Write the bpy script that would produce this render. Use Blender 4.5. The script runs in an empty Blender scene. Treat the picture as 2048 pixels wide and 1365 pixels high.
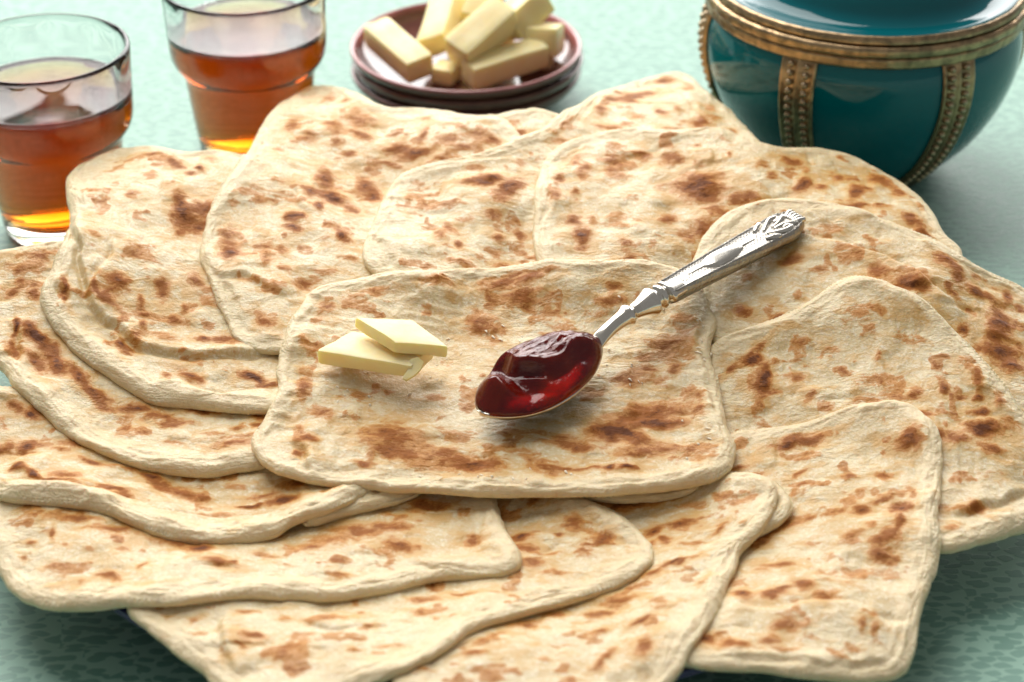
import bpy, bmesh, math, random
import numpy as np
from mathutils import Vector, Matrix

scene = bpy.context.scene
COL = scene.collection

# ------------------------------------------------------------------ camera
LENS, W, H = 70.0, 2048, 1365
F = LENS / 36.0 * W
TH = math.radians(31.8)
DIST = F / 7150.0
TGT = np.array([0.0, 0.0, 0.032])
CAMP = TGT + DIST * np.array([0, -math.cos(TH), math.sin(TH)])
CR = np.array([1.0, 0, 0]); CU = np.array([0, math.sin(TH), math.cos(TH)]); CN = np.array([0, math.cos(TH), -math.sin(TH)])

def pix(u, v, z):
    """photo pixel -> point at height z"""
    d = CN + CR * (u - W / 2) / F - CU * (v - H / 2) / F
    return CAMP + d * (z - CAMP[2]) / d[2]

cam_d = bpy.data.cameras.new("camera"); cam = bpy.data.objects.new("camera", cam_d); COL.objects.link(cam)
cam.location = CAMP.tolist(); cam.rotation_euler = (math.pi / 2 - TH, 0, 0)
cam_d.lens = LENS; cam_d.sensor_width = 36; cam_d.clip_start = 0.02; cam_d.clip_end = 20
cam_d.dof.use_dof = True; cam_d.dof.focus_distance = DIST * 1.0; cam_d.dof.aperture_fstop = 13.0
scene.camera = cam

# ------------------------------------------------------------------ light
world = bpy.data.worlds.new("World"); scene.world = world; world.use_nodes = True
bg = world.node_tree.nodes["Background"]; bg.inputs[0].default_value = (1.0, 0.975, 0.94, 1); bg.inputs[1].default_value = 0.24

def area(name, loc, target, sx, sy, power, col):
    l = bpy.data.lights.new(name, 'AREA'); l.shape = 'RECTANGLE'; l.size = sx; l.size_y = sy; l.energy = power; l.color = col
    o = bpy.data.objects.new(name, l); COL.objects.link(o); o.location = loc
    o.rotation_euler = (Vector(target) - Vector(loc)).to_track_quat('-Z', 'Y').to_euler()
    return o
area("softbox_lamp", (-0.30, 0.62, 0.95), (0, 0.0, 0.02), 0.85, 0.85, 14.5, (1.0, 0.97, 0.93))
area("window_lamp", (0.0, 1.45, 0.62), (0, 0.15, 0.05), 2.4, 0.75, 35.0, (1.0, 0.985, 0.965))

vs = scene.view_settings
vs.view_transform = 'Standard'; vs.look = 'None'; vs.gamma = 1.0; vs.exposure = 0.0; vs.use_curve_mapping = False
scene.render.engine = 'CYCLES'
cy = scene.cycles
cy.use_denoising = True
cy.max_bounces = 24; cy.transmission_bounces = 20; cy.glossy_bounces = 6; cy.diffuse_bounces = 4; cy.transparent_max_bounces = 12; cy.volume_bounces = 0
cy.caustics_reflective = False; cy.caustics_refractive = True; cy.sample_clamp_indirect = 6.0; cy.blur_glossy = 0.3

# ------------------------------------------------------------------ helpers
def props(o, label=None, cat=None, group=None, kind=None):
    if label: o["label"] = label
    if cat: o["category"] = cat
    if group: o["group"] = group
    if kind: o["kind"] = kind
    return o

def empty(name, loc):
    o = bpy.data.objects.new(name, None); COL.objects.link(o); o.location = tuple(float(c) for c in loc); o.empty_display_size = 0.01
    return o

def obj(name, verts, faces, mat, parent=None, origin=(0, 0, 0), smooth=True):
    me = bpy.data.meshes.new(name)
    org = np.array(origin, float)
    me.from_pydata([tuple(p) for p in (np.array(verts, float) - org)], [], faces)
    me.update()
    if smooth: me.polygons.foreach_set("use_smooth", [True] * len(me.polygons))
    me.materials.append(mat)
    o = bpy.data.objects.new(name, me); COL.objects.link(o)
    if parent is not None: o.parent = parent
    else: o.location = tuple(org)
    return o

def lathe(profile, seg=96, rfun=None):
    """closed-ended lathe; profile is a list of (r, z)"""
    v, f = [], []
    n = len(profile)
    for k in range(seg):
        a = 2 * math.pi * k / seg
        for i, (r, z) in enumerate(profile):
            rr = rfun(r, z, a, i) if rfun else r
            v.append((rr * math.cos(a), rr * math.sin(a), z))
    for k in range(seg):
        k2 = (k + 1) % seg
        for i in range(n - 1):
            f.append((k * n + i, k2 * n + i, k2 * n + i + 1, k * n + i + 1))
    return v, f

def smooth_profile(pts, sub=5, closed=False):
    P = np.array(pts, float); n = len(P); out = []
    rng = range(n) if closed else range(n - 1)
    for i in rng:
        if closed: p0, p1, p2, p3 = P[i - 1], P[i], P[(i + 1) % n], P[(i + 2) % n]
        else: p0, p1, p2, p3 = P[max(i - 1, 0)], P[i], P[i + 1], P[min(i + 2, n - 1)]
        for k in range(sub):
            t = k / sub
            out.append(0.5 * ((2 * p1) + (-p0 + p2) * t + (2 * p0 - 5 * p1 + 4 * p2 - p3) * t * t + (-p0 + 3 * p1 - 3 * p2 + p3) * t ** 3))
    if not closed: out.append(P[-1])
    return np.array(out)

def tube(path, radii, seg=16, flat=None):
    """tube along a path; radii per point (ry, rz) in a frame kept upright"""
    P = np.array(path, float); v, f = [], []
    n = len(P)
    for i in range(n):
        t = P[min(i + 1, n - 1)] - P[max(i - 1, 0)]; t /= np.linalg.norm(t) + 1e-12
        up = np.array([0, 0, 1.0]);
        if abs(t[2]) > 0.98: up = np.array([0, 1.0, 0])
        s = np.cross(up, t); s /= np.linalg.norm(s); u = np.cross(t, s)
        r = radii[i]; ry, rz = (r if isinstance(r, (tuple, list)) else (r, r))
        for k in range(seg):
            a = 2 * math.pi * k / seg
            v.append(P[i] + s * ry * math.cos(a) + u * rz * math.sin(a))
    for i in range(n - 1):
        for k in range(seg):
            f.append((i * seg + k, i * seg + (k + 1) % seg, (i + 1) * seg + (k + 1) % seg, (i + 1) * seg + k))
    f.append(tuple(range(seg))[::-1]); f.append(tuple(range((n - 1) * seg, n * seg)))
    return v, f

# ------------------------------------------------------------------ numpy noise
def _hash(ix, iy, seed):
    h = (ix.astype(np.int64) * 374761393 + iy.astype(np.int64) * 668265263 + seed * 1442695041) & 0xFFFFFFFF
    h = ((h ^ (h >> 13)) * 1274126177) & 0xFFFFFFFF
    h = ((h ^ (h >> 16)) * 2246822519) & 0xFFFFFFFF
    return ((h ^ (h >> 15)) & 0xFFFFFF) / float(0xFFFFFF)

def vnoise(x, y, seed=0):
    ix = np.floor(x); iy = np.floor(y); fx = x - ix; fy = y - iy
    ix = ix.astype(np.int64); iy = iy.astype(np.int64)
    sx = fx * fx * fx * (fx * (fx * 6 - 15) + 10); sy = fy * fy * fy * (fy * (fy * 6 - 15) + 10)
    a = _hash(ix, iy, seed); b = _hash(ix + 1, iy, seed); c = _hash(ix, iy + 1, seed); d = _hash(ix + 1, iy + 1, seed)
    return (a + (b - a) * sx) * (1 - sy) + (c + (d - c) * sx) * sy

def fbm(x, y, seed=0, octv=4, gain=0.5):
    s = 0; a = 1; t = 0
    for o in range(octv):
        c, sn = math.cos(0.6 * o), math.sin(0.6 * o)
        s = s + a * (vnoise((x * c - y * sn) * 2 ** o + 17.3 * o, (x * sn + y * c) * 2 ** o + 9.1 * o, seed + o) - 0.5); t += a; a *= gain
    return s / t * 2

def ridged(x, y, seed=0, octv=3):
    s = 0; a = 1; t = 0
    for o in range(octv):
        c, sn = math.cos(0.7 * o), math.sin(0.7 * o)
        n = vnoise((x * c - y * sn) * 2 ** o, (x * sn + y * c) * 2 ** o, seed + 31 * o)
        s = s + a * (1 - np.abs(2 * n - 1)); t += a; a *= 0.5
    return s / t

def sstep(a, b, x):
    t = np.clip((x - a) / (b - a), 0, 1); return t * t * (3 - 2 * t)

# ------------------------------------------------------------------ materials
def new_mat(name):
    m = bpy.data.materials.new(name); m.use_nodes = True
    nt = m.node_tree; b = nt.nodes["Principled BSDF"]
    return m, nt, b

class NB:
    def __init__(s, nt): s.nt = nt
    def n(s, t, **kw):
        nd = s.nt.nodes.new(t)
        for k, v in kw.items(): setattr(nd, k, v)
        return nd
    def link(s, a, b): s.nt.links.new(a, b)
    def setin(s, sock, val):
        if isinstance(val, bpy.types.NodeSocket): s.link(val, sock)
        else: sock.default_value = val
    def math(s, op, a, b=None, c=None, clamp=False):
        nd = s.n('ShaderNodeMath', operation=op, use_clamp=clamp); s.setin(nd.inputs[0], a)
        if b is not None: s.setin(nd.inputs[1], b)
        if c is not None: s.setin(nd.inputs[2], c)
        return nd.outputs[0]
    def mix(s, fac, a, b):
        nd = s.n('ShaderNodeMix', data_type='RGBA'); s.setin(nd.inputs[0], fac); s.setin(nd.inputs[6], a); s.setin(nd.inputs[7], b)
        return nd.outputs[2]
    def mixf(s, fac, a, b):
        nd = s.n('ShaderNodeMix', data_type='FLOAT'); s.setin(nd.inputs[0], fac); s.setin(nd.inputs[2], a); s.setin(nd.inputs[3], b)
        return nd.outputs[0]
    def smooth(s, v, a, b):
        nd = s.n('ShaderNodeMapRange', interpolation_type='SMOOTHSTEP'); s.setin(nd.inputs[0], v); nd.inputs[1].default_value = a; nd.inputs[2].default_value = b
        return nd.outputs[0]
    def noise(s, vec, scale, detail=3, rough=0.55, dist=0.0):
        nd = s.n('ShaderNodeTexNoise'); s.link(vec, nd.inputs['Vector']); nd.inputs['Scale'].default_value = scale; nd.inputs['Detail'].default_value = detail
        nd.inputs['Roughness'].default_value = rough; nd.inputs['Distortion'].default_value = dist
        return nd.outputs[0]
    def bump(s, h, strength, dist, normal=None):
        nd = s.n('ShaderNodeBump'); s.link(h, nd.inputs['Height']); nd.inputs['Strength'].default_value = strength; nd.inputs['Distance'].default_value = dist
        if normal: s.link(normal, nd.inputs['Normal'])
        return nd.outputs[0]

def objvec(b, rand=True):
    tc = b.n('ShaderNodeTexCoord')
    if not rand: return tc.outputs['Object']
    oi = b.n('ShaderNodeObjectInfo'); sc = b.n('ShaderNodeVectorMath', operation='SCALE'); sc.inputs[0].default_value = (3.1, 7.7, 1.3); b.link(oi.outputs['Random'], sc.inputs['Scale'])
    ad = b.n('ShaderNodeVectorMath', operation='ADD'); b.link(tc.outputs['Object'], ad.inputs[0]); b.link(sc.outputs[0], ad.inputs[1])
    return ad.outputs[0]

def mat_bread():
    m, nt, p = new_mat("griddled_dough"); b = NB(nt)
    v = objvec(b)
    at = b.n('ShaderNodeAttribute', attribute_name='brown').outputs['Fac']
    rim = b.n('ShaderNodeAttribute', attribute_name='rim').outputs['Fac']
    halo = b.n('ShaderNodeAttribute', attribute_name='halo').outputs['Fac']
    ms = b.n('ShaderNodeMapping'); b.link(v, ms.inputs['Vector']); ms.inputs['Rotation'].default_value = (0, 0, 0.25); ms.inputs['Scale'].default_value = (0.75, 1.25, 1.0); vs_ = ms.outputs[0]
    n1 = b.noise(v, 45, 3); n2 = b.noise(vs_, 210, 9, 0.68, 0.5); n3 = b.noise(v, 1000, 4, 0.65); n4 = b.noise(vs_, 95, 8, 0.66, 0.6)
    base = b.mix(b.smooth(n1, 0.3, 0.7), (0.66, 0.505, 0.255, 1), (0.82, 0.685, 0.425, 1))
    base = b.mix(b.math('MULTIPLY', b.smooth(n3, 0.45, 0.70), 0.7), base, (0.90, 0.82, 0.66, 1))
    base = b.mix(b.math('MULTIPLY', b.smooth(rim, 0.25, 0.8), 0.65), base, b.mix(n4, (0.78, 0.615, 0.345, 1), (0.87, 0.75, 0.51, 1)))
    inner = b.math('SUBTRACT', 1.0, b.math('MULTIPLY', rim, 0.9), clamp=True)
    gold = b.math('MULTIPLY', b.smooth(b.math('ADD', b.math('MULTIPLY', n2, 0.5), b.math('MULTIPLY', n4, 0.5)), 0.45, 0.60), inner)
    base = b.mix(b.math('MULTIPLY', gold, 0.58), base, (0.63, 0.39, 0.125, 1))
    hz = b.smooth(b.math('ADD', halo, b.math('MULTIPLY', b.math('SUBTRACT', n2, 0.5), 2.0)), 0.12, 0.58)
    base = b.mix(b.math('MULTIPLY', hz, 0.74), base, (0.65, 0.36, 0.085, 1))
    t = b.math('ADD', at, b.math('MULTIPLY', b.math('SUBTRACT', n2, 0.5), 1.9))
    t = b.math('ADD', t, b.math('MULTIPLY', b.math('SUBTRACT', n3, 0.5), 0.5))
    gate = b.smooth(at, 0.03, 0.25)
    t = b.math('MULTIPLY', b.math('MULTIPLY', t, gate), 1.12)
    c = b.mix(b.math('MULTIPLY', b.smooth(t, 0.14, 0.42), 0.88), base, (0.54, 0.225, 0.034, 1))
    c = b.mix(b.math('MULTIPLY', b.smooth(t, 0.42, 0.80), 0.9), c, (0.31, 0.098, 0.018, 1))
    c = b.mix(b.math('MULTIPLY', b.smooth(t, 0.85, 1.30), 0.9), c, (0.10, 0.026, 0.007, 1))
    b.link(c, p.inputs['Base Color'])
    p.inputs['Roughness'].default_value = 0.5
    b.link(b.math('ADD', b.mixf(b.math('ADD', b.math('MULTIPLY', n3, 0.5), b.math('MULTIPLY', b.smooth(n4, 0.4, 0.62), 0.5)), 0.24, 0.58), b.math('MULTIPLY', b.smooth(t, 0.2, 0.8), 0.2)), p.inputs['Roughness'])
    b.link(b.mixf(b.smooth(t, 0.2, 0.9), 0.5, 0.15), p.inputs['Specular IOR Level'])
    p.inputs['Subsurface Weight'].default_value = 0.28; p.inputs['Subsurface Radius'].default_value = (1.0, 0.55, 0.28); p.inputs['Subsurface Scale'].default_value = 0.003
    mp = b.n('ShaderNodeMapping'); b.link(v, mp.inputs['Vector']); mp.inputs['Rotation'].default_value = (0, 0, 0.5); mp.inputs['Scale'].default_value = (0.55, 1.4, 1.0)
    r1 = b.math('ABSOLUTE', b.math('SUBTRACT', b.noise(mp.outputs[0], 190, 4, 0.55, 1.2), 0.5)); r2 = b.math('ABSOLUTE', b.math('SUBTRACT', b.noise(mp.outputs[0], 520, 3, 0.6, 1.0), 0.5))
    rg = b.math('ADD', b.math('SUBTRACT', 0.25, r1, clamp=True), b.math('MULTIPLY', b.math('SUBTRACT', 0.2, r2, clamp=True), 0.5))
    hh = b.math('ADD', b.math('ADD', b.math('MULTIPLY', n3, 0.35), b.math('MULTIPLY', n2, 0.45)), b.math('MULTIPLY', rg, b.math('MULTIPLY', b.smooth(n1, 0.42, 0.62), 1.1)))
    mz = b.n('ShaderNodeMapping'); b.link(v, mz.inputs['Vector']); mz.inputs['Scale'].default_value = (0.16, 0.16, 1.6)
    lay = b.noise(mz.outputs[0], 700, 3, 0.6, 0.5)
    hh = b.math('ADD', hh, b.math('MULTIPLY', lay, b.math('MULTIPLY', b.smooth(rim, 0.35, 0.95), 0.7)))
    b.link(b.bump(hh, 0.7, 0.0014), p.inputs['Normal'])
    return m

def mat_cloth():
    m, nt, p = new_mat("green_leaf_damask"); b = NB(nt)
    tc = b.n('ShaderNodeTexCoord'); v = tc.outputs['Object']
    wn = b.n('ShaderNodeTexNoise'); b.link(v, wn.inputs['Vector']); wn.inputs['Scale'].default_value = 160; wn.inputs['Detail'].default_value = 1
    wsub = b.n('ShaderNodeVectorMath', operation='SUBTRACT'); b.link(wn.outputs['Color'], wsub.inputs[0]); wsub.inputs[1].default_value = (.5, .5, .5)
    wsc = b.n('ShaderNodeVectorMath', operation='SCALE'); b.link(wsub.outputs[0], wsc.inputs[0]); wsc.inputs['Scale'].default_value = 0.0026
    wad = b.n('ShaderNodeVectorMath', operation='ADD'); b.link(v, wad.inputs[0]); b.link(wsc.outputs[0], wad.inputs[1])
    dist = []
    for ang in (20, 80, 140):
        mp = b.n('ShaderNodeMapping'); b.link(wad.outputs[0], mp.inputs['Vector']); mp.inputs['Rotation'].default_value = (0, 0, math.radians(ang)); mp.inputs['Scale'].default_value = (1.0, 2.2, 1.0)
        vo = b.n('ShaderNodeTexVoronoi', feature='F1', distance='MINKOWSKI', voronoi_dimensions='2D'); b.link(mp.outputs[0], vo.inputs['Vector']); vo.inputs['Scale'].default_value = 172; vo.inputs['Exponent'].default_value = 1.45; vo.inputs['Randomness'].default_value = 0.85
        dist.append(vo.outputs[0])
    sel = b.n('ShaderNodeTexVoronoi', feature='F1', voronoi_dimensions='2D'); b.link(wad.outputs[0], sel.inputs['Vector']); sel.inputs['Scale'].default_value = 95
    sr = b.n('ShaderNodeSeparateColor'); b.link(sel.outputs['Color'], sr.inputs[0])
    d = b.mixf(b.smooth(sr.outputs[0], 0.32, 0.34), dist[0], dist[1]); d = b.mixf(b.smooth(sr.outputs[0], 0.65, 0.67), d, dist[2])
    leaf = b.math('SUBTRACT', 1.0, b.smooth(d, 0.40, 0.48))
    grain = b.noise(v, 3000, 2)
    lo = b.noise(v, 9, 2)
    vein = b.mix(lo, (0.215, 0.42, 0.325, 1), (0.245, 0.455, 0.355, 1))
    col = b.mix(leaf, vein, (0.095, 0.265, 0.195, 1))
    b.link(col, p.inputs['Base Color'])
    b.link(b.mixf(leaf, 0.62, 0.55), p.inputs['Roughness'])
    p.inputs['Specular IOR Level'].default_value = 0.95
    p.inputs['Sheen Weight'].default_value = 0.7; p.inputs['Sheen Roughness'].default_value = 0.4; p.inputs['Sheen Tint'].default_value = (0.85, 1, 0.93, 1)
    b.link(b.bump(b.math('ADD', b.math('MULTIPLY', grain, 0.6), leaf), 0.25, 0.0002), p.inputs['Normal'])
    return m

def mat_simple(name, col, rough=0.4, metal=0.0, spec=0.5, sss=0.0, sssr=(1, .6, .3), sscale=0.003, coat=0.0, trans=0.0, ior=1.45):
    m, nt, p = new_mat(name)
    p.inputs['Base Color'].default_value = (*col, 1); p.inputs['Roughness'].default_value = rough; p.inputs['Metallic'].default_value = metal
    p.inputs['Specular IOR Level'].default_value = spec; p.inputs['Subsurface Weight'].default_value = sss; p.inputs['Subsurface Radius'].default_value = sssr; p.inputs['Subsurface Scale'].default_value = sscale
    p.inputs['Coat Weight'].default_value = coat; p.inputs['Coat Roughness'].default_value = 0.03; p.inputs['Transmission Weight'].default_value = trans; p.inputs['IOR'].default_value = ior
    return m

def vary(m, scale, amount_col, bump=0.0, bdist=0.001, rough=None, detail=4):
    """break up a plain material with object-space noise"""
    nt = m.node_tree; b = NB(nt); p = nt.nodes["Principled BSDF"]; v = objvec(b)
    n = b.noise(v, scale, detail, 0.6, 0.4)
    c0 = tuple(p.inputs['Base Color'].default_value)
    b.link(b.mix(b.smooth(n, 0.3, 0.7), c0, (*amount_col, 1)), p.inputs['Base Color'])
    if rough: b.link(b.mixf(n, rough[0], rough[1]), p.inputs['Roughness'])
    if bump: b.link(b.bump(n, bump, bdist), p.inputs['Normal'])
    return m

M_BREAD = mat_bread()
M_CLOTH = mat_cloth()
M_PLATE = mat_simple("navy_glaze", (0.012, 0.017, 0.09), 0.12, coat=0.5)
M_BUTTER = vary(mat_simple("butter", (0.93, 0.76, 0.37), 0.42, spec=0.4, sss=0.5, sssr=(1, .75, .25), sscale=0.004), 160, (0.94, 0.81, 0.46), 0.25, 0.0008)
M_SILVER = vary(mat_simple("tarnished_silver", (0.80, 0.77, 0.71), 0.17, 1.0), 300, (0.70, 0.66, 0.59), 0.05, 0.0004, (0.12, 0.26))
M_BRASS = vary(mat_simple("aged_brass", (0.52, 0.36, 0.20), 0.33, 1.0), 220, (0.22, 0.165, 0.10), 0.5, 0.0008, (0.25, 0.5))
M_BRASS2 = vary(mat_simple("bead_brass", (0.52, 0.40, 0.26), 0.28, 1.0), 160, (0.32, 0.25, 0.16), 0.2, 0.0004)
M_TEAL = mat_simple("teal_glaze", (0.0, 0.125, 0.15), 0.06, spec=0.5)
M_DISH = vary(mat_simple("brown_glaze", (0.20, 0.075, 0.055), 0.16, coat=0.4), 120, (0.15, 0.055, 0.045))
M_LIP = vary(mat_simple("pink_brown_lip_glaze", (0.42, 0.15, 0.145), 0.22, coat=0.3), 120, (0.30, 0.10, 0.095))
M_GLASS = mat_simple("clear_glass", (1, 1, 1), 0.0, trans=1.0, ior=1.47)

def mat_tea():
    m, nt, p = new_mat("amber_tea"); p.inputs['Base Color'].default_value = (1, 1, 1, 1); p.inputs['Transmission Weight'].default_value = 1; p.inputs['Roughness'].default_value = 0; p.inputs['IOR'].default_value = 1.33
    va = nt.nodes.new('ShaderNodeVolumeAbsorption'); va.inputs['Color'].default_value = (0.905, 0.68, 0.0, 1); va.inputs['Density'].default_value = 230
    nt.links.new(va.outputs[0], nt.nodes['Material Output'].inputs['Volume'])
    return m
M_TEA = mat_tea()

def mat_jam():
    m, nt, p = new_mat("red_jam"); b = NB(nt); v = objvec(b, False)
    n = b.noise(v, 120, 3, 0.5, 0.5); n2 = b.noise(v, 700, 3, 0.6, 1.0)
    b.link(b.mix(b.smooth(n, 0.35, 0.65), (0.30, 0.010, 0.014, 1), (0.45, 0.035, 0.012, 1)), p.inputs['Base Color'])
    p.inputs['Roughness'].default_value = 0.05; p.inputs['Specular IOR Level'].default_value = 0.6; p.inputs['Transmission Weight'].default_value = 0.72; p.inputs['IOR'].default_value = 1.42
    va = nt.nodes.new('ShaderNodeVolumeAbsorption'); va.inputs['Color'].default_value = (0.93, 0.12, 0.10, 1); va.inputs['Density'].default_value = 850; nt.links.new(va.outputs[0], nt.nodes['Material Output'].inputs['Volume'])
    p.inputs['Subsurface Weight'].default_value = 0.35; p.inputs['Subsurface Radius'].default_value = (1.0, 0.12, 0.06); p.inputs['Subsurface Scale'].default_value = 0.005
    b.link(b.bump(n2, 0.22, 0.0006), p.inputs['Normal'])
    return m
M_JAM = mat_jam()

# ------------------------------------------------------------------ the cloth and the plate
props(obj("tablecloth", [(-1.5, -1.2, 0), (1.5, -1.2, 0), (1.5, 1.8, 0), (-1.5, 1.8, 0)], [(0, 1, 2, 3)], M_CLOTH, smooth=False),
      "green tablecloth woven with small dark leaves", kind="structure")

PC = np.array([-0.009, 0.0]); PR = 0.1305
pl_prof = smooth_profile([(0.0, 0.0035), (0.06, 0.0035), (0.075, 0.0012), (0.08, 0.0012), (0.086, 0.004), (0.105, 0.009), (PR - .002, 0.0142), (PR, 0.0158), (PR - .0015, 0.0168), (0.108, 0.0115), (0.09, 0.0085), (0.06, 0.0075), (0.0, 0.0072)], 4)
v, f = lathe([tuple(q) for q in pl_prof], 128)
v = [(a + PC[0], c + PC[1], d) for a, c, d in v]
props(obj("serving_plate", v, f, M_PLATE, origin=(PC[0], PC[1], 0)), "navy blue plate almost hidden under the heap of flatbreads", "plate")

# ------------------------------------------------------------------ flatbreads: outlines in photo pixels
# ring order: each higher one lies over the one before it, and the first lies over the last
BREADS = {}
def bread(key, order, pts, label, T=0.0033, parent=None, creases=(), blobs=(), rimw=1.0, seed=None):
    BREADS[key] = dict(order=order, pts=pts, label=label, T=T, parent=parent, creases=creases, blobs=blobs, rimw=rimw, seed=seed if seed is not None else len(BREADS) + 3)

bread('B', 0, [(1455, 875), (1540, 858), (1640, 838), (1720, 812), (1790, 803), (1842, 822), (1878, 865), (1886, 930), (1880, 1030), (1874, 1130), (1850, 1210), (1827, 1315), (1800, 1352), (1734, 1364), (1624, 1356), (1524, 1342), (1400, 1334), (1310, 1290), (1320, 1120), (1380, 960)],
      "flatbread with broad brown blotches whose square corner hangs over bare green cloth",
      creases=[([(1840, 1250), (1760, 1235), (1700, 1200), (1560, 1215), (1440, 1215)], 0.0007), ([(1430, 1305), (1560, 1318), (1700, 1330), (1790, 1325)], 0.0009)],
      blobs=[(1583, 888, 45, 11, 1, 12), (1629, 876, 20, 9, .9, 15), (1816, 884, 25, 13, .95), (1612, 854, 30, 5, .4, 12), (1485, 927, 15, 5, .6), (1608, 948, 16, 5, .9, 20), (1689, 959, 14, 8, .6), (1774, 952, 20, 10, .6), (1506, 948, 22, 4, .6), (1714, 986, 14, 7, .5), (1608, 986, 22, 8, .4), (1719, 1016, 14, 11, .7), (1770, 995, 30, 6, .7, 15), (1804, 1016, 22, 12, 1), (1821, 982, 10, 9, .6), (1782, 1067, 32, 13, .8, 15), (1804, 1048, 10, 28, .7), (1736, 1046, 14, 8, .6), (1697, 1080, 26, 13, .6), (1634, 1024, 40, 9, .55), (1578, 1050, 36, 11, .6, 15), (1527, 1075, 30, 12, .7, 20), (1629, 1080, 20, 7, .4), (1770, 1101, 20, 14, .7), (1559, 1132, 36, 9, .75), (1484, 1195, 26, 9, .8, -15), (1554, 1190, 28, 7, .95), (1609, 1175, 18, 11, .85), (1684, 1150, 50, 22, .42), (1724, 1225, 12, 8, .4), (1742, 1230, 15, 9, .5), (1719, 1260, 8, 12, .6), (1754, 1265, 12, 11, .65), (1564, 1255, 30, 11, .75), (1414, 1278, 22, 9, 1), (1474, 1290, 36, 9, .85, -5), (1524, 1280, 20, 8, .7), (1564, 1296, 28, 5, .7), (1614, 1282, 30, 9, .35), (1694, 1295, 22, 8, .35), (1789, 1115, 12, 9, .5), (1649, 1190, 20, 13, .5)])
bread('C', 1, [(1300, 940), (1400, 948), (1470, 950), (1520, 954), (1549, 970), (1555, 998), (1530, 1055), (1490, 1100), (1468, 1150), (1450, 1200), (1414, 1260), (1376, 1308), (1358, 1350), (1300, 1395), (1130, 1420), (930, 1420), (800, 1390), (790, 1350), (880, 1290), (1000, 1170), (1130, 1010)],
      "flatbread whose long pale edge crosses the blotched one reaching over bare cloth",
      creases=[([(1330, 1345), (1400, 1240), (1430, 1180)], 0.0005)],
      blobs=[(1314, 1060, 26, 9, 1), (1334, 1076, 13, 7, .9), (1300, 1086, 16, 6, .7), (1369, 1050, 25, 9, .75), (1434, 1050, 18, 6, .75, 15), (1384, 1080, 20, 6, .5), (1474, 995, 26, 8, .45), (1504, 985, 18, 7, .4), (1349, 1130, 42, 6, .95, 12), (1299, 1150, 22, 6, .8), (1414, 1160, 18, 9, .6, 30), (1324, 1205, 25, 13, .5), (1234, 1200, 30, 9, .75), (1199, 1225, 30, 9, .6, 20), (1284, 1240, 18, 8, 1, 30), (1199, 1265, 18, 8, .7, 25), (1294, 1295, 22, 10, .7, 45), (1214, 1315, 32, 7, .65, 40), (1144, 1265, 15, 6, .5), (1099, 1225, 24, 7, .6), (1089, 1325, 20, 6, .45), (1054, 1245, 32, 9, .65, 15), (1494, 1045, 10, 8, .5), (1264, 1010, 60, 8, .7), (1190, 1000, 30, 7, .6), (950, 1305, 26, 8, .55), (860, 1335, 15, 7, .5), (985, 1280, 32, 9, .65, 15), (1390, 1010, 40, 9, .35), (1130, 1290, 30, 8, .35)])
bread('C_flap', 0.5, [(1540, 962), (1579, 998), (1578, 1030), (1546, 1058), (1505, 1075), (1460, 1060), (1450, 1000), (1490, 965)], None, T=0.0038, parent='C')
bread('D', 2, [(1080, 972), (1144, 994), (1224, 1026), (1276, 1064), (1304, 1098), (1298, 1134), (1240, 1172), (1150, 1202), (1024, 1238), (950, 1262), (874, 1310), (790, 1352), (700, 1390), (560, 1410), (460, 1390), (400, 1342), (350, 1302), (300, 1262), (252, 1218), (330, 1150), (560, 1090), (850, 1010)],
      "flatbread with folded pleats at its rim, lowest of the heap beside the navy plate edge",
      creases=[([(440, 1215), (445, 1270), (452, 1320), (470, 1365)], 0.0011), ([(600, 1225), (620, 1250), (700, 1262), (800, 1240)], 0.0006), ([(1150, 1003), (1200, 1050), (1235, 1075), (1300, 1085)], 0.0005)],
      blobs=[(495, 1225, 20, 6, .7), (390, 1235, 12, 6, .6), (320, 1225, 20, 6, .5), (510, 1277, 18, 7, 1), (485, 1290, 8, 5, .8), (565, 1237, 15, 6, .5), (650, 1235, 36, 9, .55), (645, 1275, 42, 7, .35), (720, 1257, 22, 5, .5, 25), (820, 1225, 20, 9, .6), (610, 1305, 12, 9, .55), (565, 1325, 14, 6, .5), (715, 1310, 28, 5, .45, 15), (450, 1310, 10, 6, .45), (890, 1220, 15, 5, .5), (850, 1200, 32, 6, .7), (925, 1185, 32, 6, .7), (1044, 1070, 26, 12, 1), (1064, 1095, 16, 9, .85), (1144, 1040, 22, 13, .8), (1119, 1065, 8, 6, .9), (1199, 1070, 30, 11, .8), (1170, 1082, 16, 6, .7), (1264, 1095, 12, 5, .6), (1069, 1130, 26, 10, .7), (1114, 1105, 22, 5, .6), (1059, 1010, 16, 6, .7), (1010, 1140, 20, 10, .6), (980, 1010, 20, 6, .6), (1120, 1150, 40, 6, .35), (780, 1290, 30, 6, .3)])
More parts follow.
